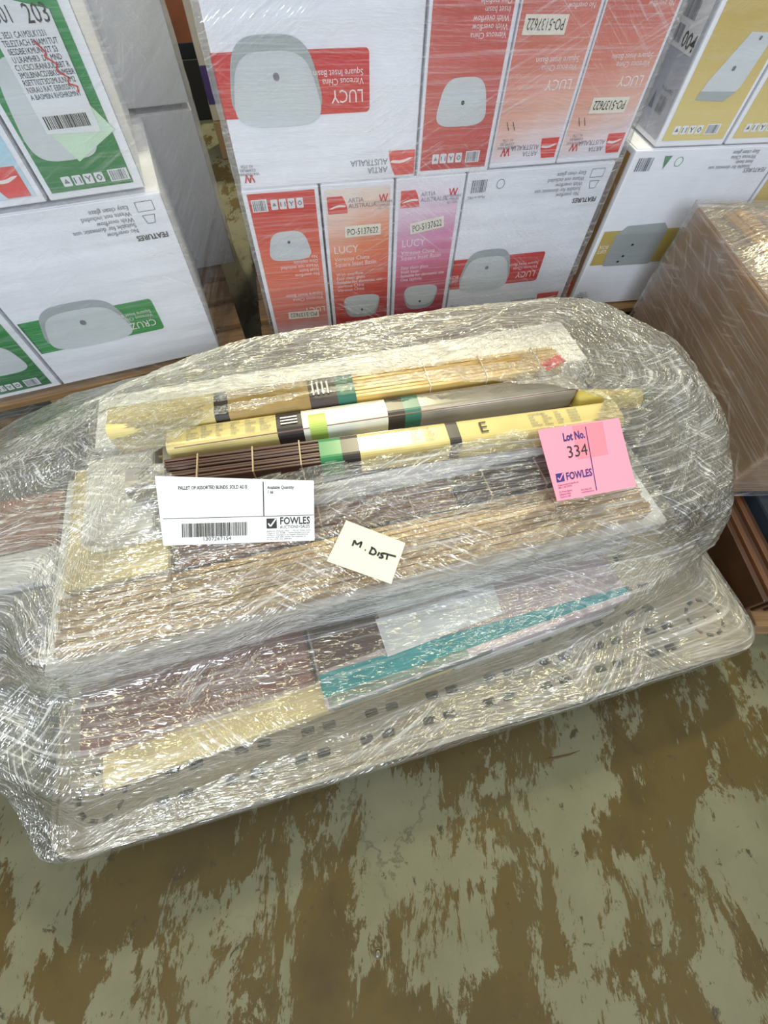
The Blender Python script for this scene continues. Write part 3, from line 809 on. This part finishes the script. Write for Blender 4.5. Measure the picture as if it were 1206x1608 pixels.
# one more gold roll and bits at the right
o = st_empty('rolled_blind', .99, .425, .449, -12, 'short yellow roll with olive end right of the blinds', 'blind')
lathe('roll', [(.010, 0), (.017, .004), (.017, .13), (.010, .134)], mat('straw_yellow', (206, 186, 92), .4), o, loc=(0, .02, .018), axis='x')
lathe('end_cap', [(.0175, .115), (.018, .118), (.018, .136), (.006, .138)], mat('olive_cap', (86, 92, 46), .4), o, loc=(0, .02, .018), axis='x')
o = st_empty('red_tag', .955, .488, .500, 20, 'small red tag on the golden blind under film', 'tag')
box('card', (0, 0, 0, .045, .020, .002), mat('bright_red_plastic', (206, 40, 36), .4), o, .0008)
polys('punched_hole', tf(.002), [rr(.004, .008, .008, .012, .0018)], ink, o)
# more wrapped bundles behind
long_box(.24, .607, .3925, .66, .06, .05, wht, 'white long box behind the golden bamboo blind')
#LOOPS_START
# ------------------------------------------------------------------ stretch wrap over the load
def vnoise(u, v, seed=0):
    r = np.random.RandomState(seed); T = r.rand(256, 256)
    iu = np.floor(u).astype(int); iv = np.floor(v).astype(int); fu = u - iu; fv = v - iv
    fu = fu * fu * (3 - 2 * fu); fv = fv * fv * (3 - 2 * fv)
    g = lambda a, b: T[a % 256, b % 256]
    return (g(iu, iv) * (1 - fu) + g(iu + 1, iv) * fu) * (1 - fv) + (g(iu, iv + 1) * (1 - fu) + g(iu + 1, iv + 1) * fu) * fv - .5
def fbm(u, v, seed=0, oct=4):
    s = 0; a = 1.0
    for k in range(oct):
        s = s + a * vnoise(u * 2 ** k, v * 2 ** k, seed + k); a *= .5
    return s

def film_mat(name, haze=.12, streak=.5, gloss=.35, rough=.10, bump=.7, tint=(1, 1, 1), crinkle=1.0, attr=True, sv=60.0, gmax=.9):
    m = bpy.data.materials.new(name); m.use_nodes = True
    nt = m.node_tree; N = nt.nodes; L = nt.links
    N.remove(N['Principled BSDF']); out = N['Material Output']
    uv = N.new('ShaderNodeUVMap'); uv.uv_map = 'UVMap'
    def noise(st, rz=0.0, detail=4, dist=0.0, rough_=.55):
        mp = N.new('ShaderNodeMapping'); mp.inputs['Scale'].default_value = (st[0], st[1], 1)
        pr = N.new('ShaderNodeVectorRotate'); pr.rotation_type = 'Z_AXIS'; pr.inputs['Angle'].default_value = rz
        L.new(uv.outputs[0], pr.inputs['Vector']); L.new(pr.outputs[0], mp.inputs[0])
        n = N.new('ShaderNodeTexNoise'); n.noise_dimensions = '2D'; n.inputs['Scale'].default_value = 1; n.inputs['Detail'].default_value = detail
        n.inputs['Distortion'].default_value = dist; n.inputs['Roughness'].default_value = rough_
        L.new(mp.outputs[0], n.inputs['Vector']); return n.outputs['Fac']
    def mth(op, a, b, c=None):
        x = N.new('ShaderNodeMath'); x.operation = op
        for i, v in enumerate((a, b, c)):
            if v is None: continue
            if isinstance(v, (int, float)): x.inputs[i].default_value = v
            else: L.new(v, x.inputs[i])
        return x.outputs[0]
    def mapr(v, a, b, c=0.0, d=1.0):
        x = N.new('ShaderNodeMapRange'); x.inputs[1].default_value = a; x.inputs[2].default_value = b; x.inputs[3].default_value = c; x.inputs[4].default_value = d
        L.new(v, x.inputs[0]); return x.outputs[0]
    s1 = noise((2.5, sv), 0, 6, 0, .7); s2 = noise((5, sv * 1.4), .62, 5, 0, .65); s3 = noise((5, sv * 1.2), -.42, 5, 0, .65)
    big = noise((3, 4), 0, 3); big2 = noise((5, 5), .8, 3)
    w2 = mapr(big, .48, .62); w3 = mapr(big2, .50, .64)
    sf_ = noise((6, sv * 3.2), .03, 3, 0, .6)
    st1 = mth('ADD', mth('MULTIPLY', mapr(s1, .52, .68), .7), mth('MULTIPLY', mapr(sf_, .56, .70), .6)); st2 = mth('MULTIPLY', mapr(s2, .55, .68), w2); st3 = mth('MULTIPLY', mapr(s3, .55, .68), w3)
    tot = mth('ADD', st1, mth('ADD', st2, st3))
    if attr:
        at = N.new('ShaderNodeAttribute'); at.attribute_name = 'layers'; lay = at.outputs['Fac']
    else:
        v = N.new('ShaderNodeValue'); v.outputs[0].default_value = 1.0; lay = v.outputs[0]
    hz = mth('MULTIPLY', mth('ADD', mth('MULTIPLY', tot, streak), haze), lay)
    hz = mth('MINIMUM', mth('MAXIMUM', hz, 0.0), .85)
    # height for bump
    cr = noise((22, 40), .1, 1, .8, .5)
    ca = noise((40, 270), .12, 1, .25, .35); cb = noise((44, 280), .80, 1, .25, .35); cc = noise((44, 280), -.55, 1, .25, .35); b1 = noise((3, 60), 0, 1, 0, .4)
    def mixf(f, x, y): return mth('ADD', mth('MULTIPLY', x, mth('SUBTRACT', 1.0, f)), mth('MULTIPLY', y, f))
    cd = mixf(w3, mixf(w2, ca, cb), cc)
    h = mth('ADD', mth('MULTIPLY', cr, .55 * crinkle), mth('ADD', mth('MULTIPLY', b1, .35), mth('MULTIPLY', cd, .62 * crinkle)))
    bp = N.new('ShaderNodeBump'); bp.inputs['Strength'].default_value = bump; bp.inputs['Distance'].default_value = .006; L.new(h, bp.inputs['Height'])
    dif = N.new('ShaderNodeBsdfDiffuse'); dif.inputs[0].default_value = (.86 * tint[0], .87 * tint[1], .87 * tint[2], 1)
    trl = N.new('ShaderNodeBsdfTranslucent'); trl.inputs[0].default_value = (.9, .9, .9, 1)
    md = N.new('ShaderNodeMixShader'); md.inputs[0].default_value = .35; L.new(dif.outputs[0], md.inputs[1]); L.new(trl.outputs[0], md.inputs[2])
    tr = N.new('ShaderNodeBsdfTransparent'); tr.inputs[0].default_value = (.985, .985, .98, 1)
    m1 = N.new('ShaderNodeMixShader'); L.new(hz, m1.inputs[0]); L.new(tr.outputs[0], m1.inputs[1]); L.new(md.outputs[0], m1.inputs[2])
    gl = N.new('ShaderNodeBsdfGlossy'); gl.inputs[0].default_value = (.96, .95, .86, 1) if attr or crinkle > .9 else (1, 1, 1, 1); gl.inputs['Roughness'].default_value = rough; L.new(bp.outputs[0], gl.inputs['Normal'])
    fr = N.new('ShaderNodeFresnel'); fr.inputs[0].default_value = 1.5; L.new(bp.outputs[0], fr.inputs['Normal'])
    gf = mth('MINIMUM', mth('MULTIPLY', mth('ADD', mth('MULTIPLY', fr.outputs[0], 1.3), gloss * .3), mth('ADD', mth('MULTIPLY', lay, .6), .4)), gmax)
    m2 = N.new('ShaderNodeMixShader'); L.new(gf, m2.inputs[0]); L.new(m1.outputs[0], m2.inputs[1]); L.new(gl.outputs[0], m2.inputs[2])
    L.new(m2.outputs[0], out.inputs[0])
    return m

# loops: 14 stations counter-clockwise from the front-left pallet corner; (s, t, z)
LOOPS = [
 # A  skirt bottom
 [(-.012,-.012,.075),(.40,-.013,.085),(.90,-.013,.085),(1.345,-.012,.08),(1.347,.35,.08),(1.347,.70,.08),(1.345,1.01,.08),(.90,1.012,.08),(.40,1.012,.08),(-.012,1.01,.08),(-.30,.80,.12),(-.46,.55,.15),(-.46,.30,.15),(-.080,.17,.11)],
 # B  pallet rim
 [(-.008,-.006,.156),(.40,-.009,.158),(.90,-.009,.158),(1.338,-.006,.157),(1.343,.35,.158),(1.343,.70,.158),(1.338,1.01,.158),(.90,1.008,.158),(.40,1.008,.158),(-.008,1.008,.158),(-.30,.78,.165),(-.47,.58,.170),(-.47,.28,.170),(-.088,.16,.165)],
 # C  crease at the foot of the load
 [(.055,.035,.172),(.42,.058,.166),(.90,.090,.166),(1.275,.140,.168),(1.338,.25,.175),(1.325,.68,.175),(1.30,.92,.175),(.90,.93,.175),(.40,.93,.175),(.02,.92,.175),(-.29,.74,.18),(-.475,.58,.20),(-.475,.28,.20),(-.098,.15,.20)],
 # D  first tier top edge
 [(.090,.066,.268),(.42,.082,.272),(.90,.118,.272),(1.130,.145,.262),(1.335,.21,.24),(1.318,.62,.26),(1.26,.86,.27),(.90,.87,.27),(.40,.87,.27),(.05,.86,.27),(-.28,.70,.27),(-.475,.58,.26),(-.475,.29,.25),(-.10,.19,.25)],
 # E  foot of the second tier
 [(.084,.205,.292),(.42,.208,.292),(.85,.205,.292),(1.150,.195,.295),(1.318,.23,.30),(1.315,.58,.33),(1.24,.83,.34),(.90,.84,.34),(.40,.84,.34),(.06,.82,.34),(-.27,.66,.32),(-.468,.57,.325),(-.468,.30,.29),(-.02,.26,.295)],
 # G  second tier top edge
 [(.118,.214,.415),(.42,.218,.415),(.80,.216,.415),(1.100,.214,.415),(1.285,.27,.375),(1.30,.56,.42),(1.22,.77,.41),(.90,.78,.42),(.40,.78,.42),(.08,.70,.39),(-.22,.60,.345),(-.44,.55,.34),(-.40,.36,.32),(.07,.32,.41)],
 # H  slope
 [(.180,.30,.440),(.45,.300,.450),(.80,.296,.452),(1.085,.290,.448),(1.262,.33,.44),(1.285,.54,.462),(1.18,.71,.46),(.88,.72,.475),(.42,.72,.475),(.12,.65,.435),(-.10,.57,.375),(-.25,.54,.345),(-.20,.44,.345),(.12,.38,.435)],
 # I  upper rim
 [(.260,.395,.480),(.50,.385,.507),(.80,.375,.508),(1.050,.358,.490),(1.200,.41,.494),(1.200,.52,.496),(1.12,.655,.500),(.86,.670,.515),(.45,.675,.515),(.18,.620,.475),(.09,.560,.445),(.02,.56,.430),(.05,.48,.420),(.20,.43,.470)],
 # J  top
 [(.34,.470,.502),(.55,.455,.514),(.78,.450,.514),(.98,.430,.503),(1.02,.455,.503),(1.02,.51,.508),(.98,.580,.515),(.82,.590,.518),(.48,.600,.518),(.30,.590,.514),(.24,.560,.505),(.20,.54,.49),(.22,.52,.48),(.28,.49,.49)],
 # K  spine
 [(.42,.525,.516),(.58,.525,.518),(.76,.520,.518),(.90,.510,.516),(.91,.512,.516),(.91,.514,.516),(.90,.518,.516),(.76,.526,.518),(.58,.531,.518),(.42,.531,.516),(.40,.530,.515),(.39,.530,.514),(.39,.528,.513),(.40,.527,.514)],
]
def load_film():
    A = np.array(LOOPS)                      # K x 14 x 3
    K, S, _ = A.shape; NU, NV = 70, 34
    # around
    per = []
    for k in range(K):
        row = []
        for i in range(S):
            a, b = A[k, i], A[k, (i + 1) % S]; tt = np.linspace(0, 1, NU, endpoint=False)[:, None]
            row.append(a * (1 - tt) + b * tt)
        row = np.concatenate(row)
        g = np.exp(-.5 * (np.arange(-24, 25) / (7.0 if k < 3 else 11.0)) ** 2); g /= g.sum()
        pad = np.concatenate([row[-24:], row, row[:24]])
        row = np.stack([np.convolve(pad[:, c], g, 'valid') for c in range(3)], 1)
        per.append(row)
    R = np.stack(per)                        # K x U x 3
    prof = []
    for k in range(K - 1):
        nv = NV if k > 1 else 18
        tt = np.linspace(0, 1, nv, endpoint=False)[:, None, None]
        prof.append(R[k] * (1 - tt) + R[k + 1] * tt)
    G = np.concatenate(prof + [R[-1:]])      # V x U x 3
    # soften the profile a little
    g = np.exp(-.5 * (np.arange(-6, 7) / 2.2) ** 2); g /= g.sum()
    pad = np.concatenate([np.repeat(G[:1], 6, 0), G, np.repeat(G[-1:], 6, 0)])
    G = sum(g[j] * pad[j:j + G.shape[0]] for j in range(13))
    V, U, _ = G.shape
    su = np.linspace(0, 4.9, U, endpoint=False)
    dv = np.linalg.norm(np.diff(G, axis=0), axis=2).mean(axis=1); sv = np.concatenate([[0], np.cumsum(dv)])
    uu, vv = np.meshgrid(su, sv)
    du_ = np.roll(G, -1, 1) - np.roll(G, 1, 1)
    dv_ = np.gradient(G, axis=0)
    nrm = np.cross(du_, dv_); nrm /= (np.linalg.norm(nrm, axis=2, keepdims=True) + 1e-9)
    # periodic blend so that the seam closes
    def per_noise(f):
        w = np.clip((uu - 4.3) / .6, 0, 1); return f(uu, vv) * (1 - w) + f(uu - 4.9, vv) * w
    d = per_noise(lambda a, b: .0055 * fbm(a * 4, b * 6, 3, 2))
    d += per_noise(lambda a, b: .0017 * (1 - 2 * np.abs(fbm(a * 2.2 + b * 2, b * 62 + a * 3, 21, 3))))
    d += per_noise(lambda a, b: .0030 * np.clip(.5 - np.abs(fbm((a + b * 1.6) * 3, (b - a * .55) * 24, 41, 3)), 0, 1) ** 2 * 4)
    d += per_noise(lambda a, b: .0016 * fbm(a * 45, b * 80, 61, 3))
    amp = np.ones(V); amp[:18] = .35; amp[18:36] = np.linspace(.35, 1, 18)
    d = d * amp[:, None] - .0005
    d = np.where(np.arange(V)[:, None] < 36, np.clip(d, 0, 1), d)
    G = G + nrm * d[:, :, None]
    # to world
    s, t, z = G[..., 0], G[..., 1], G[..., 2]
    X = PO.x + PA.x * s + PB.x * t; Y = PO.y + PA.y * s + PB.y * t
    co = np.stack([X, Y, z], 2).reshape(-1, 3)
    i = np.arange(V - 1)[:, None] * U; j = np.arange(U)[None, :]; j1 = (j + 1) % U
    q = np.stack([i + j, i + j1, i + U + j1, i + U + j], 2).reshape(-1, 4)
    # torn opening above the printed blinds
    hole = [(.36, .395), (.70, .375), (.98, .372), (1.02, .41), (.93, .455), (.72, .500), (.55, .515), (.40, .505), (.30, .47)]
    cs = s.reshape(-1)[q].mean(1); ct = t.reshape(-1)[q].mean(1); cz = z.reshape(-1)[q].mean(1)
    jit = .006 * fbm(cs * 30, ct * 30, 77, 3)
    ins = np.zeros(len(cs), bool); n = len(hole)
    for a in range(n):
        x0, y0 = hole[a]; x1, y1 = hole[(a + 1) % n]
        c = ((y0 > ct + jit) != (y1 > ct + jit)) & (cs + jit < (x1 - x0) * (ct + jit - y0) / (y1 - y0 + 1e-12) + x0)
        ins ^= c
    q = q[~(ins & (cz > .44))]
    me = bpy.data.meshes.new('stretch_wrap')
    me.vertices.add(len(co)); me.vertices.foreach_set('co', co.ravel())
    me.loops.add(q.size); me.loops.foreach_set('vertex_index', q.ravel().astype(np.int32))
    me.polygons.add(len(q)); me.polygons.foreach_set('loop_start', np.arange(0, q.size, 4).astype(np.int32))
    me.update(calc_edges=True)
    uvl = me.uv_layers.new(name='UVMap')
    UV = np.stack([uu.ravel(), vv.ravel()], 1)[q.ravel()].reshape(-1, 4, 2)
    wrap = (UV[:, :, 0].max(1) - UV[:, :, 0].min(1)) > 2.0
    fix = UV[wrap]; fix[:, :, 0] = np.where(fix[:, :, 0] < 1.0, fix[:, :, 0] + 4.9, fix[:, :, 0]); UV[wrap] = fix
    uvl.data.foreach_set('uv', UV.ravel())
    # number of film layers: thick on the corners, thin on top
    sf, tf_ = s.ravel(), t.ravel(); zf = z.ravel()
    lay = .80 + .9 * np.exp(-((sf - .10) ** 2 / .02 + (tf_ - .45) ** 2 / .06)) + .55 * np.exp(-((sf - 1.17) ** 2 / .012 + (tf_ - .35) ** 2 / .05)) \
        + .8 * np.exp(-((zf - .345) ** 2 / .0012)) * (tf_ < .26) * (zf > .29) + .5 * np.exp(-((tf_ - .63) ** 2 / .003)) + .8 * np.exp(-((sf + .05) ** 2 / .03 + (tf_ - .2) ** 2 / .02))
    lay *= (1 - .45 * np.exp(-((sf - .65) ** 2 / .05 + (tf_ - .12) ** 2 / .004)))
    lay *= (1 - .6 * np.exp(-((sf - .04) ** 2 / .012 + (tf_ - .03) ** 2 / .006)))
    at = me.attributes.new('layers', 'FLOAT', 'POINT'); at.data.foreach_set('value', lay.astype(np.float32))
    me.polygons.foreach_set('use_smooth', [True] * len(q))
    me.materials.append(film_mat('crinkled_stretch_film', haze=.05, streak=.54, gloss=.26, rough=.15, bump=.8, sv=130))
    o = bpy.data.objects.new('stretch_wrap', me); COL.objects.link(o)
    tag(o, 'crinkled clear stretch wrap over the pallet of blinds in the foreground', 'plastic wrap')
    return o
load_film()

# stretch wrap round the stacks behind: plain wrapped walls
def wall_film(label, O, yaw, corners, z0, z1, flare=.05, m=None, seed=0, wob=.0022):
    """film wound round a block (convex corners in the block's own frame): a wavy sleeve, flared over the pallet"""
    c, s = math.cos(yaw), math.sin(yaw)
    loop = []; nr = []
    for (a, b) in zip(corners, corners[1:] + corners[:1]):
        L_ = math.hypot(b[0] - a[0], b[1] - a[1]); n = max(4, int(L_ / .008)); nn = ((b[1] - a[1]) / L_, -(b[0] - a[0]) / L_)
        for k in range(n): loop.append((a[0] + (b[0] - a[0]) * k / n, a[1] + (b[1] - a[1]) * k / n)); nr.append(nn)
    loop = np.array(loop); nr = np.array(nr); U = len(loop)
    nr = (np.roll(nr, 1, 0) + nr); nr = (nr + np.roll(nr, 1, 0) * .5 + np.roll(nr, -1, 0) * .5); nr /= np.linalg.norm(nr, axis=1, keepdims=True)
    zs = np.linspace(z0, z1, int((z1 - z0) / .006)); V = len(zs)
    d = np.linalg.norm(np.roll(loop, -1, 0) - loop, axis=1); su = np.concatenate([[0], np.cumsum(d)[:-1]])
    uu, vv = np.meshgrid(su, zs)
    off = .0012 + wob * (1 + fbm(uu * 3, vv * 30, seed + 5, 3) * 1.4) + flare * np.clip((.17 - vv) / .15, 0, 1) ** 1.2
    X = loop[None, :, 0] + nr[None, :, 0] * off; Y = loop[None, :, 1] + nr[None, :, 1] * off
    wx = O[0] + c * X - s * Y; wy = O[1] + s * X + c * Y
    co = np.stack([wx, wy, vv], 2).reshape(-1, 3)
    i = np.arange(V - 1)[:, None] * U; j = np.arange(U)[None, :]; j1 = (j + 1) % U
    q = np.stack([i + j, i + j1, i + U + j1, i + U + j], 2).reshape(-1, 4)
    me = bpy.data.meshes.new('stretch_wrap'); me.from_pydata(co.tolist(), [], q.tolist()); me.update()
    uvl = me.uv_layers.new(name='UVMap')
    UV = np.stack([uu.ravel(), vv.ravel()], 1)[q.ravel()].reshape(-1, 4, 2)
    per = su[-1] + d[-1]; wrap = (UV[:, :, 0].max(1) - UV[:, :, 0].min(1)) > per * .5
    fix = UV[wrap]; fix[:, :, 0] = np.where(fix[:, :, 0] < per * .5, fix[:, :, 0] + per, fix[:, :, 0]); UV[wrap] = fix
    uvl.data.foreach_set('uv', UV.ravel())
    me.polygons.foreach_set('use_smooth', [True] * len(q))
    me.materials.append(m)
    o = bpy.data.objects.new('stretch_wrap', me); COL.objects.link(o)
    return tag(o, label, 'plastic wrap')
fm = film_mat('smooth_stack_film', haze=.03, streak=.30, gloss=.16, rough=.16, bump=.5, attr=False, crinkle=.45, sv=110, gmax=.4)
fm2 = film_mat('taut_stack_film', haze=.03, streak=.18, gloss=.12, rough=.2, bump=.35, attr=False, crinkle=.3, sv=90, gmax=.4)
wall_film('clear stretch wrap round the middle stack of red cartons', CO, CY, [(-.004, -.006), (.930, -.006), (.930, .80), (-.004, .80)], .03, .96, .045, fm, seed=1)
wall_film('clear stretch wrap round the left stack of green cartons', LO, LY, [(-.19, -.006), (.438, -.006), (.566, .43), (.566, .84), (-.19, .84)], .03, .98, .03, fm2, seed=2)
fm4 = film_mat('thin_stack_film', haze=.0, streak=.10, gloss=.06, rough=.2, bump=.3, attr=False, crinkle=.3, sv=90, gmax=.16)
wall_film('clear stretch wrap round the right stack of khaki cartons', RO, RY, [(.006, -.004), (.62, -.004), (.62, .82), (.006, .82)], .03, .98, .01, fm4, seed=3, wob=.0012)
fm3 = film_mat('carton_film', haze=.04, streak=.26, gloss=.10, rough=.18, bump=.3, attr=False, crinkle=.15, sv=80, gmax=.5)
wall_film('clear stretch wrap round the big brown carton at right', (BX, BYN), R4, [(-.004, -.006), (.604, -.006), (.604, .646), (-.004, .646)], .188, .50, .0, fm3, seed=4)

def film_lid(label, O, yaw, w, d, z0, hgt):
    """loose crinkled film lying over a load: low wrinkled hood"""
    c, s_ = math.cos(yaw), math.sin(yaw); nu, nv = int(w / .005), int(d / .005)
    u = np.linspace(0, w, nu); v = np.linspace(0, d, nv); uu, vv = np.meshgrid(u, v)
    e = np.minimum(np.minimum(uu, w - uu), np.minimum(vv, d - vv)) / .07
    k = np.clip(e, 0, 1); k = k * k * (3 - 2 * k)
    zz = z0 + hgt * k + k * (.010 * fbm(uu * 7, vv * 7, 5, 3) + .004 * fbm(uu * 30, vv * 30, 9, 3))
    co = np.stack([O[0] + c * uu - s_ * vv, O[1] + s_ * uu + c * vv, zz], 2).reshape(-1, 3)
    i = np.arange(nv - 1)[:, None] * nu; j = np.arange(nu - 1)[None, :]
    q = np.stack([i + j, i + j + 1, i + nu + j + 1, i + nu + j], 2).reshape(-1, 4)
    me = bpy.data.meshes.new('film_hood'); me.from_pydata(co.tolist(), [], q.tolist()); me.update()
    uvl = me.uv_layers.new(name='UVMap'); uvl.data.foreach_set('uv', np.stack([uu.ravel(), vv.ravel()], 1)[q.ravel()].ravel())
    me.polygons.foreach_set('use_smooth', [True] * len(q))
    me.materials.append(film_mat('hood_film', haze=.10, streak=.5, gloss=.30, rough=.15, bump=.8, attr=False, sv=120))
    o = bpy.data.objects.new('film_hood', me); COL.objects.link(o); return tag(o, label, 'plastic wrap')
film_lid('crinkled film hood lying over the golden blind on the big brown carton', along((BX, BYN), R4, .002, -.004), R4, .60, .652, .492, .030)


# ------------------------------------------------------------------ stickers on the film
def card(name, corners, label, cat, m, lift=.004, thick=.0006):
    """flat card through 4 world corners (bl, br, tr, tl); local frame u right, v up"""
    bl, br, tr, tl = [Vector(c) for c in corners]
    u = (br - bl).normalized(); n = u.cross(tl - bl).normalized(); v = n.cross(u)
    o = bpy.data.objects.new(name, None); COL.objects.link(o); o.empty_display_size = .02
    q = bl + n * lift
    o.matrix_world = Matrix(((u.x, v.x, n.x, q.x), (u.y, v.y, n.y, q.y), (u.z, v.z, n.z, q.z), (0, 0, 0, 1)))
    pts = [((c - bl).dot(u), (c - bl).dot(v)) for c in (bl, br, tr, tl)]
    vs = [(x, y, 0) for x, y in pts] + [(x, y, thick) for x, y in pts]
    me = bpy.data.meshes.new('paper'); me.from_pydata(vs, [], [(3, 2, 1, 0), (4, 5, 6, 7), (0, 1, 5, 4), (1, 2, 6, 5), (2, 3, 7, 6), (3, 0, 4, 7)]); me.update()
    obj('paper', me, m, o)
    tag(o, label, cat)
    fr = Frame((0, 0, thick), (1, 0, 0), (0, 1, 0))
    return o, fr, pts
def slope_pt(px, py, lift=0.0):
    """where the sight line of an image point meets the sloping front of the wrapped load"""
    d = Vector((px - 603, 804 - py, -660.0))
    d = M.to_3x3() @ d; C = Vector((0, 0, CAM_H))
    n = Vector((-PB.x * SL, -PB.y * SL, 1)).normalized(); p0 = P3(.5, .214, .415)
    return C + d * ((p0 - C).dot(n) / d.dot(n)) + n * lift
SL = .56
navy = mat('navy_ink', (44, 36, 110), .45)
def tick_logo(fr, x, y, s, m, o, tick):
    tb = polys('tick_box', fr, [rr(x, y, x + s, y + s)], m, o, .0004)
    polys('tick_mark', fr, stroke([(x + s * .18, y + s * .52), (x + s * .38, y + s * .22), (x + s * .92, y + s * .95)], s * .14), tick, tb, .0008)
LF = .012
o, fr, pts = card('barcode_sticker', [slope_pt(262, 856, LF), slope_pt(494, 848, LF), slope_pt(493, 756, LF), slope_pt(249, 749, LF)], 'white sticker with barcode and black tick logo on the film', 'sticker', white_paper, lift=0)
Wd, Hd = pts[1][0], pts[2][1]
polys('ruled_line', fr, [rr(.0, Hd * .42, Wd, Hd * .43), rr(Wd * .655, Hd * .43, Wd * .662, Hd * .995)], ink, o, .0004)
text('PALLET OF ASSORTED BLINDS. SOLD AS IS', Hd * .085, fr, Wd * .10, Hd * .885, ink, o, 0, .0006, bold=.0001, width=Wd * .45)
text('Available Quantity:\n1 ea', Hd * .08, fr, Wd * .685, Hd * .87, ink, o, 0, .0006, bold=.0001, width=Wd * .185)
bars(fr, Wd * .12, Hd * .12, Wd * .545, Hd * .34, ink, o, n=60, off=.0006)
text('13072671S4', Hd * .085, fr, Wd * .25, Hd * .055, ink, o, 0, .0006, width=Wd * .18)
tick_logo(fr, Wd * .675, Hd * .22, Hd * .165, ink, o, white_paper)
text('FOWLES', Hd * .165, fr, Wd * .765, Hd * .285, ink, o, 0, .0006, bold=.0003, width=Wd * .205)
text('AUCTIONS+SALES', Hd * .075, fr, Wd * .765, Hd * .215, ink, o, 0, .0006, width=Wd * .205)
text('Address Princes Hwy     Ph 03 9265 3333\nClayton Vic 3168     www.fowles.com.au\nVisitors, transport to liquid Warehouse\nauction and sale terms on request or\nat our web site address', Hd * .036, fr, Wd * .675, Hd * .165, ink, o, 0, .0006, width=Wd * .30)
pink = mat('pink_card', (228, 140, 160), .5, var=.01)
o, fr, pts = card('lot_card', [slope_pt(868, 788, LF), slope_pt(990, 765, LF), slope_pt(963, 659, LF), slope_pt(838, 678, LF)], 'pink lot card numbered 334 on the film', 'card', pink, lift=0)
Wd, Hd = pts[1][0], pts[2][1]; sh = (pts[3][0]) / pts[3][1]
text('Lot No.', Hd * .155, fr, Wd * .20 , Hd * .80, navy, o, 0, .0006, bold=.0006, width=Wd * .27)
text('334', Hd * .235, fr, Wd * .215, Hd * .56, ink, o, 0, .0006, width=Wd * .245)
polys('navy_rule', fr, [rr(Wd * .492, Hd * .05, Wd * .503, Hd * .95)], navy, o, .0005)
tick_logo(fr, Wd * .035, Hd * .255, Hd * .12, navy, o, pink)
text('FOWLES', Hd * .145, fr, Wd * .155, Hd * .265, navy, o, 0, .0006, bold=.0004, width=Wd * .32)
text('Fowles Auctions & Sales Pty Ltd\nABN 12 345 678 910', Hd * .040, fr, Wd * .04, Hd * .20, navy, o, 0, .0006, width=Wd * .25)
text('Cnr Princes Highway\n& Blackburn Road\nClayton Vic 3168', Hd * .040, fr, Wd * .04, Hd * .105, navy, o, 0, .0006, width=Wd * .16)
text('Ph 03 9265 3333\nwww.fowles.com.au', Hd * .036, fr, Wd * .31, Hd * .08, navy, o, 0, .0006, width=Wd * .155)
polys('tape_piece', fr, [rr(Wd * .34, Hd * .52, Wd * .72, Hd * .985)], mat('pink_under_tape', (220, 128, 142), .25, var=.01), o, .0003)
crm = mat('cream_note_paper', (222, 219, 192), .22, var=.01)
o, fr, pts = card('handwritten_note', [slope_pt(513, 880, LF), slope_pt(612, 915, LF), slope_pt(634, 852, LF), slope_pt(543, 817, LF)], 'cream note handwritten M. DIST on the film', 'note', crm, lift=0)
Wd, Hd = pts[1][0], pts[2][1]
def hand(strokes, k=.0042):
    out = []
    for s_ in strokes: out += stroke([(Wd * a, Hd * b) for a, b in s_], Hd * .045)
    polys('handwriting', fr, out, ink, o, .0006)
hand([[(.27, .52), (.27, .66), (.32, .58), (.38, .68), (.38, .54)], [(.46, .53), (.475, .53)],
      [(.54, .50), (.555, .64)], [(.53, .64), (.60, .62), (.635, .55), (.60, .49), (.53, .50)], [(.665, .50), (.675, .60)],
      [(.75, .60), (.705, .59), (.705, .55), (.75, .53), (.745, .49), (.69, .48)], [(.73, .605), (.93, .63)], [(.80, .61), (.81, .49)]])

# ------------------------------------------------------------------ litter on the floor
o = empty('wood_splinter', (.385, .003, .0), .2, 'thin dark wood splinter on the floor before the pallet', 'splinter')
bm = bmesh.new()
for x, w in ((-.03, .0006), (-.01, .002), (.02, .0016), (.045, .0003)):
    for y, z in ((-w, 0), (w, 0), (w * .6, w), (-w * .6, w)): bm.verts.new((x, y + x * x * 2, z))
bm.verts.ensure_lookup_table()
for a in range(3):
    for k in range(4): bm.faces.new((bm.verts[a * 4 + k], bm.verts[a * 4 + (k + 1) % 4], bm.verts[a * 4 + 4 + (k + 1) % 4], bm.verts[a * 4 + 4 + k]))
me = bpy.data.meshes.new('sliver'); bm.to_mesh(me); bm.free(); obj('sliver', me, mat('splinter_wood', (70, 52, 30), .7), o)
o = empty('bolt_head', (.02, -.30, 0), 0, 'small round metal bolt head set in the concrete near picture bottom', 'bolt')
lathe('head', [(.0055, 0), (.0055, .003), (.004, .0045)], mat('dull_metal', (96, 92, 78), .4, metal=.6), o)
lathe('washer', [(.008, 0), (.0078, .0012)], mat('rusty_metal', (92, 82, 60), .6, metal=.3), o)
